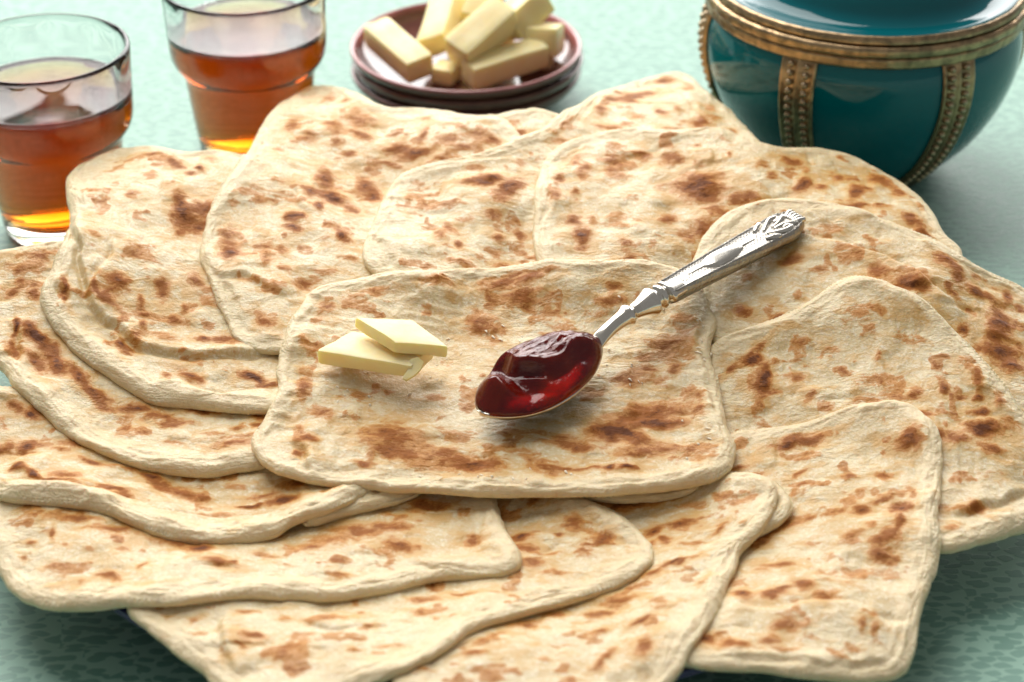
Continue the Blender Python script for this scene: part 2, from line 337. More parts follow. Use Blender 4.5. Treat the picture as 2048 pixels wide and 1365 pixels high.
bread('E', 3, [(-20, 1005), (-34, 1080), (-8, 1148), (40, 1198), (120, 1218), (250, 1211), (375, 1206), (500, 1194), (650, 1200), (750, 1190), (825, 1170), (900, 1157), (1015, 1150), (1047, 1122), (1020, 1075), (995, 1020), (982, 975), (920, 900), (780, 870), (500, 880), (200, 910), (40, 950)],
      "flatbread with a long smooth rolled rim lying on the pleated one above the plate edge",
      creases=[([(985, 1000), (960, 1080), (990, 1120), (1030, 1125)], 0.0005)],
      blobs=[(65, 1025, 16, 5, .6), (105, 1065, 6, 17, .9), (58, 1082, 10, 6, .75), (90, 1055, 12, 5, .5), (45, 1115, 8, 4, .6), (100, 1130, 14, 5, .65), (52, 1163, 10, 5, .7), (100, 1175, 18, 6, .8), (155, 1175, 10, 11, .8), (220, 1155, 32, 6, .75), (250, 1185, 10, 4, .5), (285, 1128, 8, 6, .7), (240, 1095, 14, 6, .55), (390, 1100, 24, 12, 1.1), (435, 1125, 36, 7, .8), (460, 1125, 8, 5, 1.1), (350, 1085, 44, 10, .75), (240, 1060, 60, 10, .6), (150, 1035, 50, 8, .6), (525, 1110, 20, 7, .6), (560, 1130, 16, 4, .6), (670, 1150, 22, 5, .7), (550, 1155, 22, 4, .4), (725, 1065, 58, 18, .7), (800, 1095, 30, 12, .95), (780, 1050, 40, 14, .8), (850, 1010, 40, 13, .75), (650, 1080, 42, 13, .6), (945, 1075, 20, 11, .7), (620, 1095, 26, 9, .6), (180, 1100, 8, 5, .5), (130, 1090, 9, 5, .5), (300, 1165, 24, 5, .45), (440, 1160, 18, 4, .35)])
bread('F', 4, [(-95, 775), (-140, 880), (-85, 968), (0, 997), (65, 1006), (150, 1013), (215, 1030), (280, 1056), (370, 1085), (450, 1089), (545, 1076), (590, 1050), (650, 1026), (725, 992), (800, 950), (820, 890), (690, 800), (450, 750), (200, 740), (30, 775)],
      "flatbread with charred black spots and a thick bumpy rim hanging over its neighbour",
      creases=[([(0, 965), (120, 972), (230, 990), (330, 1020), (420, 1030), (560, 1020)], -0.0009)],
      blobs=[(36, 815, 18, 10, .8), (61, 839, 11, 8, 1.3), (78, 830, 15, 13, .8), (45, 901, 20, 9, 1.1), (8, 899, 22, 9, 1), (61, 890, 30, 6, .7), (125, 896, 18, 5, .8), (189, 918, 22, 7, .85, -10), (72, 949, 17, 7, 1.4, -20), (39, 936, 15, 5, 1), (139, 951, 26, 11, .7), (125, 963, 40, 3, 1), (228, 974, 20, 5, 1), (245, 985, 20, 7, .6), (306, 954, 26, 6, .9, -12), (340, 974, 40, 10, .8, -10), (370, 988, 36, 9, .8, -10), (404, 996, 22, 6, .6), (534, 993, 26, 8, .8), (501, 1013, 30, 4, 1), (417, 1027, 42, 5, .4), (543, 1010, 20, 6, .7), (575, 1000, 36, 10, .9), (590, 972, 28, 9, .9), (660, 985, 30, 6, .8), (155, 885, 30, 8, .8), (250, 935, 30, 6, .6), (0, 850, 14, 8, .5), (420, 960, 30, 6, .45), (480, 975, 30, 6, .35)])
bread('F_flap', 3.5, [(615, 1050), (680, 1034), (760, 1014), (838, 986), (840, 950), (720, 950), (630, 990), (600, 1020)], None, T=0.0032, parent='F')
bread('G', 5, [(106, 488), (48, 498), (0, 508), (-60, 530), (-115, 600), (-70, 690), (0, 742), (24, 776), (72, 813), (120, 860), (170, 891), (242, 923), (314, 943), (420, 952), (470, 943), (530, 932), (640, 890), (670, 780), (590, 660), (450, 570), (250, 500)],
      "flatbread with dark scorched streaks in the shade under the creased one beside the glasses",
      creases=[([(10, 625), (28, 645), (35, 680), (42, 720), (30, 745)], 0.0009), ([(270, 822), (300, 845), (312, 865)], 0.0005)],
      blobs=[(32, 508, 36, 7, .8), (82, 516, 26, 7, .7), (29, 545, 20, 10, .5), (56, 542, 32, 10, .4), (34, 568, 10, 6, .7), (12, 589, 16, 6, .8), (63, 601, 11, 8, .9), (67, 580, 10, 6, .7), (26, 662, 8, 15, 1.2), (56, 662, 20, 7, .8), (73, 683, 30, 10, 1, -25), (100, 706, 32, 14, .9, -30), (120, 730, 18, 12, .8), (32, 706, 10, 13, .9), (76, 727, 24, 9, .8, -25), (59, 759, 15, 5, .6), (100, 759, 13, 5, .5), (281, 820, 36, 7, 1), (316, 838, 30, 7, .8), (337, 850, 16, 5, .7), (326, 837, 26, 7, .7), (365, 846, 16, 4, .6), (398, 821, 32, 5, .9), (423, 862, 32, 5, .4), (456, 885, 42, 7, .75), (473, 851, 22, 5, .65), (518, 832, 16, 7, .85), (348, 885, 20, 4, .5), (515, 849, 20, 5, .6), (200, 790, 40, 12, .8, -30), (160, 750, 30, 14, .8, -35), (480, 870, 30, 4, .5), (130, 800, 8, 4, .35), (180, 830, 10, 4, .3)])
bread('H', 6, [(490, 315), (430, 305), (370, 309), (300, 298), (232, 307), (182, 326), (142, 348), (131, 392), (139, 440), (120, 490), (104, 545), (80, 590), (92, 632), (130, 682), (190, 732), (250, 776), (300, 803), (400, 816), (480, 822), (560, 822), (680, 790), (730, 700), (700, 560), (640, 430), (560, 345)],
      "thick flatbread of creased folded layers standing up beside the two tea glasses",
      creases=[([(135, 430), (158, 506), (174, 564), (171, 586), (184, 628), (206, 654), (235, 667), (261, 699), (281, 712), (300, 716), (340, 722), (400, 729), (460, 727), (540, 718)], 0.0021),
               ([(104, 548), (135, 580), (145, 602), (142, 628)], 0.0012), ([(208, 660), (226, 689), (231, 715)], 0.0012), ([(215, 475), (222, 500), (196, 540), (180, 575)], 0.0012), ([(248, 400), (255, 440), (240, 455)], 0.0006),
               ([(290, 790), (340, 775), (420, 790), (540, 775)], -0.0008)],
      blobs=[(306, 309, 16, 6, .9), (345, 325, 22, 9, .9, -25), (342, 304, 8, 4, .8), (403, 338, 10, 6, 1.1), (422, 315, 14, 7, .7), (380, 348, 12, 4, .7), (293, 351, 14, 8, .55), (219, 344, 12, 6, .4), (268, 390, 14, 7, .5), (232, 370, 14, 6, .35), (174, 435, 12, 6, .6), (184, 451, 20, 6, .4), (190, 475, 10, 5, .5), (351, 419, 14, 18, .9), (368, 444, 22, 20, .8, -40), (403, 424, 28, 13, .9, 10), (393, 464, 16, 14, .8), (358, 469, 8, 6, .8), (284, 519, 30, 11, .5, -15), (300, 554, 8, 8, .4), (200, 583, 7, 16, .7), (235, 577, 20, 13, .75), (252, 580, 10, 9, .6), (219, 609, 24, 9, .75, -15), (326, 583, 12, 16, .8), (277, 606, 8, 13, .7), (390, 560, 18, 12, .9), (420, 590, 20, 14, .6), (351, 638, 24, 8, .65), (293, 631, 26, 5, .7), (290, 657, 10, 10, .7, -30), (374, 615, 8, 6, .7), (332, 680, 26, 7, .5), (397, 678, 16, 5, 1), (440, 676, 26, 7, .8), (271, 680, 15, 10, .8), (239, 693, 10, 9, .8), (119, 586, 8, 16, 1, -20), (129, 606, 7, 8, 1.1), (246, 700, 14, 11, .7), (369, 747, 24, 9, .8, -12), (393, 756, 13, 7, .85), (325, 744, 9, 5, .6), (504, 747, 22, 7, 1.1, -10), (527, 765, 26, 4, .95), (404, 721, 26, 5, .6), (211, 689, 10, 7, .5), (343, 768, 14, 4, .4), (480, 690, 30, 6, .7), (300, 500, 20, 6, .35)])
bread('I', 7, [(600, 188), (640, 177), (700, 188), (760, 215), (850, 221), (930, 231), (1000, 240), (1032, 262), (1050, 320), (990, 450), (880, 600), (760, 680), (650, 715), (560, 705), (515, 698), (467, 678), (450, 640), (430, 590), (408, 548), (397, 515), (410, 460), (432, 400), (462, 350), (490, 312), (515, 265), (555, 218)],
      "large flatbread with dark brown clusters rising between a tea glass and the butter dish",
      creases=[([(405, 535), (440, 555), (490, 560), (545, 600), (580, 625)], 0.0012), ([(425, 560), (465, 590), (480, 640), (500, 655)], 0.0008), ([(580, 330), (590, 370), (600, 410), (640, 440)], 0.0008), ([(690, 350), (720, 400), (740, 440)], 0.0006)],
      blobs=[(693, 203, 12, 8, .8), (720, 237, 26, 15, .8), (667, 249, 18, 13, .75), (583, 252, 14, 11, .6), (621, 268, 15, 7, .6), (716, 275, 32, 7, .8, -15), (667, 283, 12, 7, .8), (800, 306, 22, 8, 1), (830, 313, 28, 8, 1), (693, 313, 18, 8, .7), (842, 268, 8, 9, .7), (857, 229, 14, 7, .45), (903, 249, 16, 6, .5), (887, 287, 26, 9, .6), (986, 290, 16, 6, .9), (945, 279, 32, 9, .55), (970, 240, 20, 8, .4), (647, 359, 20, 18, .8), (613, 382, 16, 9, 1), (659, 393, 30, 14, 1), (632, 416, 8, 9, 1.1), (731, 370, 26, 12, .8, -30), (743, 393, 20, 12, .8), (701, 416, 16, 8, .8), (773, 332, 32, 6, .7, -12), (590, 435, 14, 9, 1.05), (587, 458, 18, 8, 1), (686, 469, 17, 7, .9, -30), (689, 479, 10, 6, 1), (647, 481, 13, 6, .5), (457, 481, 20, 24, .75), (453, 511, 18, 10, .9), (529, 511, 15, 20, .65), (564, 545, 15, 7, .65), (514, 401, 24, 12, .4), (465, 408, 13, 8, .5), (503, 561, 20, 5, .5, -35), (526, 637, 22, 12, .75, -20), (507, 660, 15, 5, .5), (609, 561, 26, 8, .5), (552, 367, 20, 8, .35), (701, 511, 20, 7, .55), (560, 300, 16, 8, .4), (640, 540, 30, 7, .5), (560, 500, 14, 7, .5), (760, 500, 26, 8, .6), (620, 600, 20, 7, .5)])
bread('J', -50, [(870, 250), (980, 236), (1060, 224), (1105, 228), (1145, 250), (1200, 330), (1150, 420), (950, 430), (850, 330)],
      "pale flatbread tip peeking out low in front of the stacked butter dishes", blobs=[(1040, 269, 14, 6, .7)])
bread('K', 8, [(745, 548), (722, 502), (745, 450), (768, 392), (806, 352), (900, 325), (1000, 298), (1080, 262), (1150, 218), (1240, 178), (1330, 152), (1385, 160), (1432, 202), (1485, 252), (1530, 300), (1500, 400), (1380, 500), (1200, 570), (1000, 610), (840, 600)],
      "flatbread with a freckled upright corner standing between butter dish and teal pot",
      creases=[([(738, 470), (775, 495), (790, 540), (830, 555)], 0.0008), ([(1330, 160), (1380, 200), (1400, 240), (1480, 260)], 0.0004)],
      blobs=[(1270, 191, 42, 10, 1, 25), (1325, 160, 20, 7, .9), (1255, 204, 16, 6, 1), (1380, 167, 12, 12, .7), (1321, 222, 10, 8, 1), (1216, 253, 26, 6, .95), (1352, 218, 10, 7, .7), (1403, 242, 20, 12, .8), (1434, 234, 14, 9, .6), (1466, 261, 10, 7, .7), (1192, 218, 10, 8, .8), (1137, 242, 16, 5, .8, 20), (1122, 285, 22, 6, .7), (1110, 265, 13, 6, .8), (1345, 257, 22, 5, .7), (1227, 202, 16, 5, .8), (1420, 215, 14, 7, .5), (970, 359, 42, 8, 1), (1024, 370, 26, 9, 1, 20), (950, 335, 22, 7, .5), (997, 386, 26, 7, .6), (856, 406, 10, 6, .5), (829, 425, 16, 6, .35), (989, 423, 17, 8, .8), (903, 450, 15, 8, .8, -20), (878, 468, 15, 8, .8, 20), (995, 464, 13, 8, .8), (913, 484, 9, 7, .6), (989, 495, 22, 10, .45), (1040, 464, 10, 13, .7), (927, 515, 26, 7, .55), (1016, 527, 22, 6, .7), (817, 390, 10, 6, .4), (1044, 324, 10, 6, .6), (930, 429, 11, 6, .5), (960, 500, 14, 6, .4), (1000, 440, 12, 6, .4), (1280, 230, 16, 8, .4)])
bread('L', 9, [(1080, 540), (1064, 440), (1072, 365), (1098, 312), (1160, 278), (1250, 263), (1350, 265), (1440, 262), (1500, 283), (1560, 300), (1640, 305), (1720, 325), (1800, 370), (1860, 420), (1892, 470), (1925, 512), (1890, 600), (1800, 670), (1600, 690), (1400, 660), (1200, 620)],
      "flatbread sprinkled with dark spots whose rim runs along the foot of the teal pot",
      creases=[([(1200, 330), (1260, 305), (1300, 290), (1380, 270)], 0.0005), ([(1085, 300), (1100, 400), (1080, 460), (1075, 520)], 0.0008), ([(1480, 385), (1530, 392), (1600, 375)], 0.0007)],
      blobs=[(1404, 375, 46, 24, .95), (1395, 365, 25, 10, .6), (1481, 402, 32, 8, .8), (1586, 322, 20, 6, 1), (1549, 354, 14, 7, .6), (1609, 368, 18, 10, 1, 30), (1640, 371, 8, 5, .9), (1670, 349, 14, 7, .95), (1707, 381, 12, 14, 1), (1704, 412, 32, 7, 1), (1725, 375, 16, 9, .7), (1771, 365, 32, 11, .85, -20), (1801, 385, 16, 8, .8), (1852, 419, 18, 12, 1.1, -30), (1815, 439, 18, 8, .9, -25), (1842, 459, 16, 11, 1.1, -40), (1862, 476, 20, 6, .9, -25), (1768, 415, 15, 5, .7), (1404, 456, 22, 13, .8), (1437, 429, 20, 9, .7), (1532, 328, 16, 5, .5), (1464, 314, 6, 4, .8), (1400, 297, 6, 5, .7), (1620, 335, 10, 5, .5), (1134, 324, 22, 15, .65), (1114, 359, 16, 8, .7), (1169, 347, 12, 17, .65), (1239, 338, 26, 16, .6), (1216, 329, 22, 5, .7), (1282, 316, 18, 9, .7), (1344, 324, 20, 11, .75), (1145, 386, 9, 6, .8), (1108, 394, 9, 7, .8), (1145, 435, 16, 9, 1), (1184, 433, 10, 7, .7), (1161, 472, 18, 15, 1), (1102, 480, 14, 7, .4), (1251, 515, 19, 12, 1), (1251, 488, 9, 6, .7), (1333, 441, 15, 9, .8), (1370, 470, 24, 9, .6), (1298, 484, 9, 6, .5), (1247, 429, 32, 9, .35), (1091, 413, 12, 5, .6), (1320, 380, 20, 7, .35), (1640, 440, 24, 6, .4)])
bread('M', 10, [(1378, 540), (1400, 490), (1450, 440), (1500, 415), (1560, 402), (1640, 408), (1720, 425), (1800, 455), (1880, 490), (1930, 520), (1990, 553), (2048, 580), (2115, 640), (2165, 740), (2170, 850), (2100, 930), (1950, 930), (1750, 880), (1550, 790), (1440, 700), (1390, 620)],
      "flatbread with a yellowish folded double rim under the silver spoon handle",
      creases=[([(1950, 640), (1880, 560), (1790, 500), (1700, 465), (1600, 440), (1540, 445)], 0.0011), ([(1740, 580), (1780, 560), (1850, 555), (1890, 545)], 0.0008), ([(1850, 570), (1900, 590), (1960, 620), (1970, 650)], 0.0006), ([(1500, 440), (1540, 420), (1600, 415)], 0.0004)],
      blobs=[(1485, 619, 20, 9, .8), (1553, 640, 18, 11, .7), (1808, 585, 40, 15, .75), (1812, 594, 28, 8, 1), (1757, 561, 20, 11, .75), (1889, 576, 9, 6, .7), (1901, 595, 20, 6, .7, -20), (1931, 663, 14, 6, 1), (1999, 655, 22, 36, .95), (2012, 697, 46, 13, .95), (2029, 723, 26, 9, .9), (1957, 587, 30, 7, 1, -12), (2012, 591, 10, 15, 1), (1892, 523, 22, 13, .85, -20), (1913, 550, 16, 13, .8, -40), (1950, 553, 11, 7, .7), (1582, 530, 24, 9, .9), (1640, 560, 18, 8, .4), (1663, 472, 40, 8, .35), (1596, 594, 14, 8, .45), (1687, 520, 34, 10, .35), (2035, 610, 12, 8, .7), (1990, 570, 10, 5, .6), (1760, 500, 30, 6, .3), (1590, 480, 30, 8, .3), (1500, 560, 14, 7, .45), (1450, 640, 10, 5, .5)])
bread('N', 11, [(1375, 738), (1430, 700), (1480, 672), (1560, 645), (1620, 612), (1675, 577), (1725, 567), (1790, 585), (1850, 620), (1900, 660), (1950, 710), (2000, 765), (2048, 830), (2120, 930), (2150, 1010), (2090, 1052), (1960, 1088), (1878, 1106), (1740, 1085), (1560, 1010), (1450, 930), (1385, 830)],
      "flatbread with crackled golden middle and spotted border, tucked under the blotched one",
      creases=[([(2070, 985), (1990, 1010), (1930, 1028), (1890, 1030)], -0.0012), ([(1490, 800), (1560, 780), (1640, 800), (1760, 770)], 0.0005)],
      blobs=[(1447, 695, 20, 7, .9, 20), (1506, 714, 32, 5, 1.1, 28), (1502, 727, 15, 7, 1.2), (1519, 765, 18, 18, .95), (1527, 750, 10, 12, .8, 40), (1591, 748, 15, 8, .6), (1578, 676, 20, 6, .8), (1617, 646, 10, 13, .6), (1782, 610, 15, 8, .8), (1855, 642, 16, 11, .65), (1906, 697, 15, 8, .6), (1940, 731, 26, 12, .7), (1957, 748, 10, 24, .9), (1753, 727, 9, 6, .6), (1723, 672, 62, 11, .38), (1757, 761, 42, 13, .4), (1833, 786, 22, 7, .8, 15), (1748, 791, 62, 9, .4, 10), (1884, 778, 9, 6, .9), (1918, 791, 10, 5, .7), (1948, 791, 9, 6, .8), (1957, 820, 16, 8, .9), (1965, 859, 38, 12, 1.05), (1914, 876, 26, 8, .9), (1986, 897, 26, 7, .8), (2033, 837, 22, 13, 1.05), (2003, 791, 18, 11, .95), (2033, 770, 12, 9, .8), (1850, 829, 28, 6, .75), (1617, 791, 12, 8, .6), (1931, 1016, 52, 5, .6), (1910, 1058, 26, 7, .65), (1995, 1041, 40, 6, .4), (1880, 870, 12, 8, .8), (1660, 720, 30, 8, .35), (1820, 700, 34, 8, .35), (1470, 740, 10, 6, .7), (1455, 720, 12, 6, .6), (1550, 730, 12, 5, .6), (1600, 705, 30, 6, .35), (1980, 940, 30, 6, .35)])
bread('A_flap', 49, [(1080, 975), (1180, 996), (1300, 1002), (1380, 985), (1396, 962), (1340, 930), (1150, 940)], None, T=0.0032, parent='A')
bread('A', 50, [(618, 590), (660, 573), (760, 553), (880, 545), (1000, 538), (1085, 526), (1200, 528), (1300, 532), (1365, 545), (1408, 590), (1420, 635), (1434, 662), (1424, 705), (1432, 760), (1446, 812), (1456, 858), (1474, 900), (1458, 940), (1400, 968), (1300, 984), (1150, 990), (1000, 995), (850, 985), (720, 975), (640, 968), (570, 950), (516, 925), (505, 885), (528, 845), (548, 795), (554, 740), (566, 690), (585, 640)],
      "square flaky flatbread on top of the heap carrying butter slices and the jam spoon",
      creases=[([(572, 880), (600, 898), (612, 930), (625, 958)], 0.0014), ([(640, 955), (800, 962), (950, 972), (1150, 972), (1330, 962), (1440, 930)], -0.0009), ([(1405, 600), (1400, 680), (1412, 760), (1430, 840)], -0.0006), ([(700, 868), (735, 900), (745, 930)], 0.0005)],
      blobs=[(790, 566, 90, 7, .55, 4), (853, 563, 40, 8, .85, -8), (880, 582, 20, 10, .85, -30), (640, 620, 25, 11, .65), (741, 600, 60, 9, .55, 10), (876, 600, 26, 9, .6), (637, 646, 14, 7, .45), (603, 683, 12, 13, .5), (603, 769, 15, 28, .5), (640, 817, 26, 11, .5), (603, 866, 12, 17, .65), (618, 877, 11, 6, 1), (600, 903, 8, 6, .9), (652, 918, 13, 6, .55), (723, 935, 14, 8, 1.15), (786, 877, 58, 28, .75), (797, 905, 45, 11, .8), (891, 915, 72, 17, .7), (947, 930, 62, 13, .75), (921, 873, 52, 10, .4), (876, 791, 20, 10, .35), (966, 660, 30, 18, .55), (995, 582, 34, 10, .85, 15), (1046, 556, 46, 12, .8), (1072, 577, 50, 10, 1, 10), (1110, 547, 16, 7, 1.15), (1035, 612, 42, 11, .7), (1136, 545, 42, 13, .45), (1315, 545, 62, 15, .6), (1310, 556, 40, 6, .7), (1218, 571, 22, 5, .8), (1218, 601, 16, 7, .75), (1218, 622, 28, 8, .65), (1192, 638, 22, 6, .4), (1110, 657, 52, 12, .4), (979, 661, 30, 22, .45), (1364, 650, 32, 10, .6), (1345, 698, 52, 22, .6), (1278, 747, 32, 18, .6, 20), (1352, 743, 16, 11, .6), (1251, 762, 26, 10, .5), (1296, 829, 78, 26, .75, 10), (1315, 844, 46, 12, 1.05), (1222, 866, 36, 17, 1), (1259, 876, 44, 10, 1, -8), (1128, 881, 32, 9, .75), (1162, 889, 26, 7, .75), (1307, 900, 62, 11, .8), (1270, 905, 30, 6, .7), (1408, 833, 18, 13, .55), (1390, 788, 32, 7, .55, 12), (1139, 933, 62, 5, .95), (1222, 933, 16, 5, 1.1), (1259, 941, 22, 6, 1.1), (1102, 948, 42, 13, .45), (982, 922, 32, 9, .55), (1053, 907, 42, 11, .4), (1431, 915, 26, 12, .5), (700, 790, 40, 8, .35), (1180, 700, 20, 8, .35), (1080, 880, 30, 8, .4), (1040, 860, 70, 9, .35), (560, 890, 14, 10, .25), (1390, 900, 26, 9, .5), (1330, 760, 20, 10, .4)], rimw=0.8)

# ------------------------------------------------------------------ stack the breads: heights on a 1 mm grid
GX0, GY0, GS, GNX, GNY = -0.235, -0.20, 0.001, 470, 420
gx = GX0 + GS * np.arange(GNX); gy = GY0 + GS * np.arange(GNY)
GX, GY = np.meshgrid(gx, gy)
_fx = np.fft.fftfreq(GNX + 80)[None, :]; _fy = np.fft.fftfreq(GNY + 80)[:, None]
def blur(a, mm):
    g = np.exp(-2 * (math.pi * mm) ** 2 * (_fx ** 2 + _fy ** 2))
    p = np.pad(a, ((40, 40), (40, 40)), mode='edge')
    return np.real(np.fft.ifft2(np.fft.fft2(p) * g))[40:-40, 40:-40]
def dilate(a, k):
    for ax in (0, 1):
        o = a.copy()
        for s in range(1, k + 1):
            o = np.maximum(o, np.roll(a, s, ax)); o = np.maximum(o, np.roll(a, -s, ax))
        a = o
    return a
def sample(g, x, y):
    fx = np.clip((x - GX0) / GS, 0, GNX - 1.001); fy = np.clip((y - GY0) / GS, 0, GNY - 1.001)
    ix = fx.astype(int); iy = fy.astype(int); ax = fx - ix; ay = fy - iy
    return (g[iy, ix] * (1 - ax) + g[iy, ix + 1] * ax) * (1 - ay) + (g[iy + 1, ix] * (1 - ax) + g[iy + 1, ix + 1] * ax) * ay
def inside(poly):
    m = np.zeros_like(GX, bool); n = len(poly)
    for i in range(n):
        x1, y1 = poly[i]; x2, y2 = poly[(i + 1) % n]
        if y1 == y2: continue
        c = ((y1 > GY) != (y2 > GY)) & (GX < (x2 - x1) * (GY - y1) / (y2 - y1) + x1)
        m ^= c
    return m
def is_below(oj, oi):
    """does the bread of order oj lie under the one of order oi"""
    if oi >= 40 or oj >= 40 or oi < -10 or oj < -10: return oj < oi
    return 0 < (oi - oj) % 12 <= 5.2

rad = np.hypot(GX - PC[0], GY - PC[1])
base = 0.0095 + 0.0070 * sstep(0.085, PR, rad)
base = np.where(rad > PR, 0.0165 - 0.0115 * sstep(0.0, 0.055, rad - PR), base)
base = base + 0.024 * sstep(-0.055, 0.075, GY)   # the far half rests on more breads folded underneath
low = 0.0016 * fbm(GX * 28, GY * 28, 5, 2)
keys = list(BREADS)
zpt = {k: np.full(len(BREADS[k]['pts']), 0.028) for k in keys}
for it in range(5):
    masks, polys = {}, {}
    for k in keys:
        P = np.array([pix(u, v, z)[:2] for (u, v), z in zip(BREADS[k]['pts'], zpt[k])])
        C = smooth_profile(P, 6, closed=True)
        polys[k] = C; masks[k] = inside(C)
    hts = {}
    for k in keys:
        b = base + low
        for j in keys:
            if j != k and is_below(BREADS[j]['order'], BREADS[k]['order']): b = b + masks[j] * (BREADS[j]['T'] - 0.0006)
        if BREADS[k]['order'] >= 40:
            mm = masks[k]
            wgt = mm * (b > np.percentile(b[mm], 45)) + 1e-4
            b = np.maximum(blur(b * wgt, 14) / blur(wgt, 14), blur(b, 5))
        m = dilate(masks[k].astype(float), 3)
        bb = dilate(b, 3)
        hts[k] = blur(bb * m, 4.0) / np.maximum(blur(m, 4.0), 1e-3)
    for sweep in range(3):
        new = {}
        for k in keys:
            need = hts[k]
            for j in keys:
                if j != k and is_below(BREADS[j]['order'], BREADS[k]['order']):
                    need = np.where(masks[j], np.maximum(need, hts[j] + BREADS[j]['T'] - 0.0010), need)
            new[k] = blur(need, 1.6)
        hts = new
    for k in keys:
        P = np.array([pix(u, v, z)[:2] for (u, v), z in zip(BREADS[k]['pts'], zpt[k])])
        zpt[k] = sample(hts[k], P[:, 0], P[:, 1]) + BREADS[k]['T'] * 0.5

TOP = {}
NG = 196
_i, _j = np.meshgrid(np.arange(NG + 1), np.arange(NG + 1))
_u = 2 * _i / NG - 1.0; _v = 2 * _j / NG - 1.0
_s = np.maximum(np.abs(_u), np.abs(_v)); _sd = np.where(_s == 0, 1, _s)
_a, _b = _u / _sd, _v / _sd
_q = np.where(_a >= 0.99999, (_b + 1) / 2, np.where(_b >= 0.99999, 1 + (1 - _a) / 2, np.where(_a <= -0.99999, 2 + (1 - _b) / 2, 3 + (_a + 1) / 2))) % 4.0
_r = 1 - (1 - _s) ** 1.3
_quads = np.stack([(_j[:-1, :-1] * (NG + 1) + _i[:-1, :-1]).ravel(), (_j[:-1, :-1] * (NG + 1) + _i[:-1, :-1] + 1).ravel(), ((_j[:-1, :-1] + 1) * (NG + 1) + _i[:-1, :-1] + 1).ravel(), ((_j[:-1, :-1] + 1) * (NG + 1) + _i[:-1, :-1]).ravel()], 1)
_bidx = np.where((_s >= 0.99999).ravel())[0]

# the underside is built as a lip along the rim and one closing face in the middle
_k0 = 20; _k1 = NG - _k0
_cell_i, _cell_j = _i[:-1, :-1].ravel(), _j[:-1, :-1].ravel()
_outer = ~((_cell_i >= _k0) & (_cell_i < _k1) & (_cell_j >= _k0) & (_cell_j < _k1))
_ci, _cj = np.meshgrid(np.arange(_k0, _k1, 4), np.arange(_k0, _k1, 4)); _ci, _cj = _ci.ravel(), _cj.ravel()
_coarse = np.stack([_cj * (NG + 1) + _ci, _cj * (NG + 1) + _ci + 4, (_cj + 4) * (NG + 1) + _ci + 4, (_cj + 4) * (NG + 1) + _ci], 1)

def polyline_field(pts, x, y):
    """signed distance to a polyline, fade towards its ends"""
    P = np.array(pts); best = np.full(x.shape, 1e9); sgn = np.zeros(x.shape); tt = np.zeros(x.shape)
    L = np.concatenate([[0], np.cumsum(np.hypot(*np.diff(P, axis=0).T))])
    for i in range(len(P) - 1):
        d = P[i + 1] - P[i]; l = np.hypot(*d); px_, py_ = x - P[i][0], y - P[i][1]
        t = np.clip((px_ * d[0] + py_ * d[1]) / (l * l), 0, 1)
        dd = np.hypot(px_ - t * d[0], py_ - t * d[1]); cr = d[0] * py_ - d[1] * px_
        b = dd < best
        best = np.where(b, dd, best); sgn = np.where(b, np.sign(cr), sgn); tt = np.where(b, (L[i] + t * l), tt)
    fade = sstep(0, 0.006, tt) * sstep(0, 0.006, L[-1] - tt)
    return best * sgn, fade

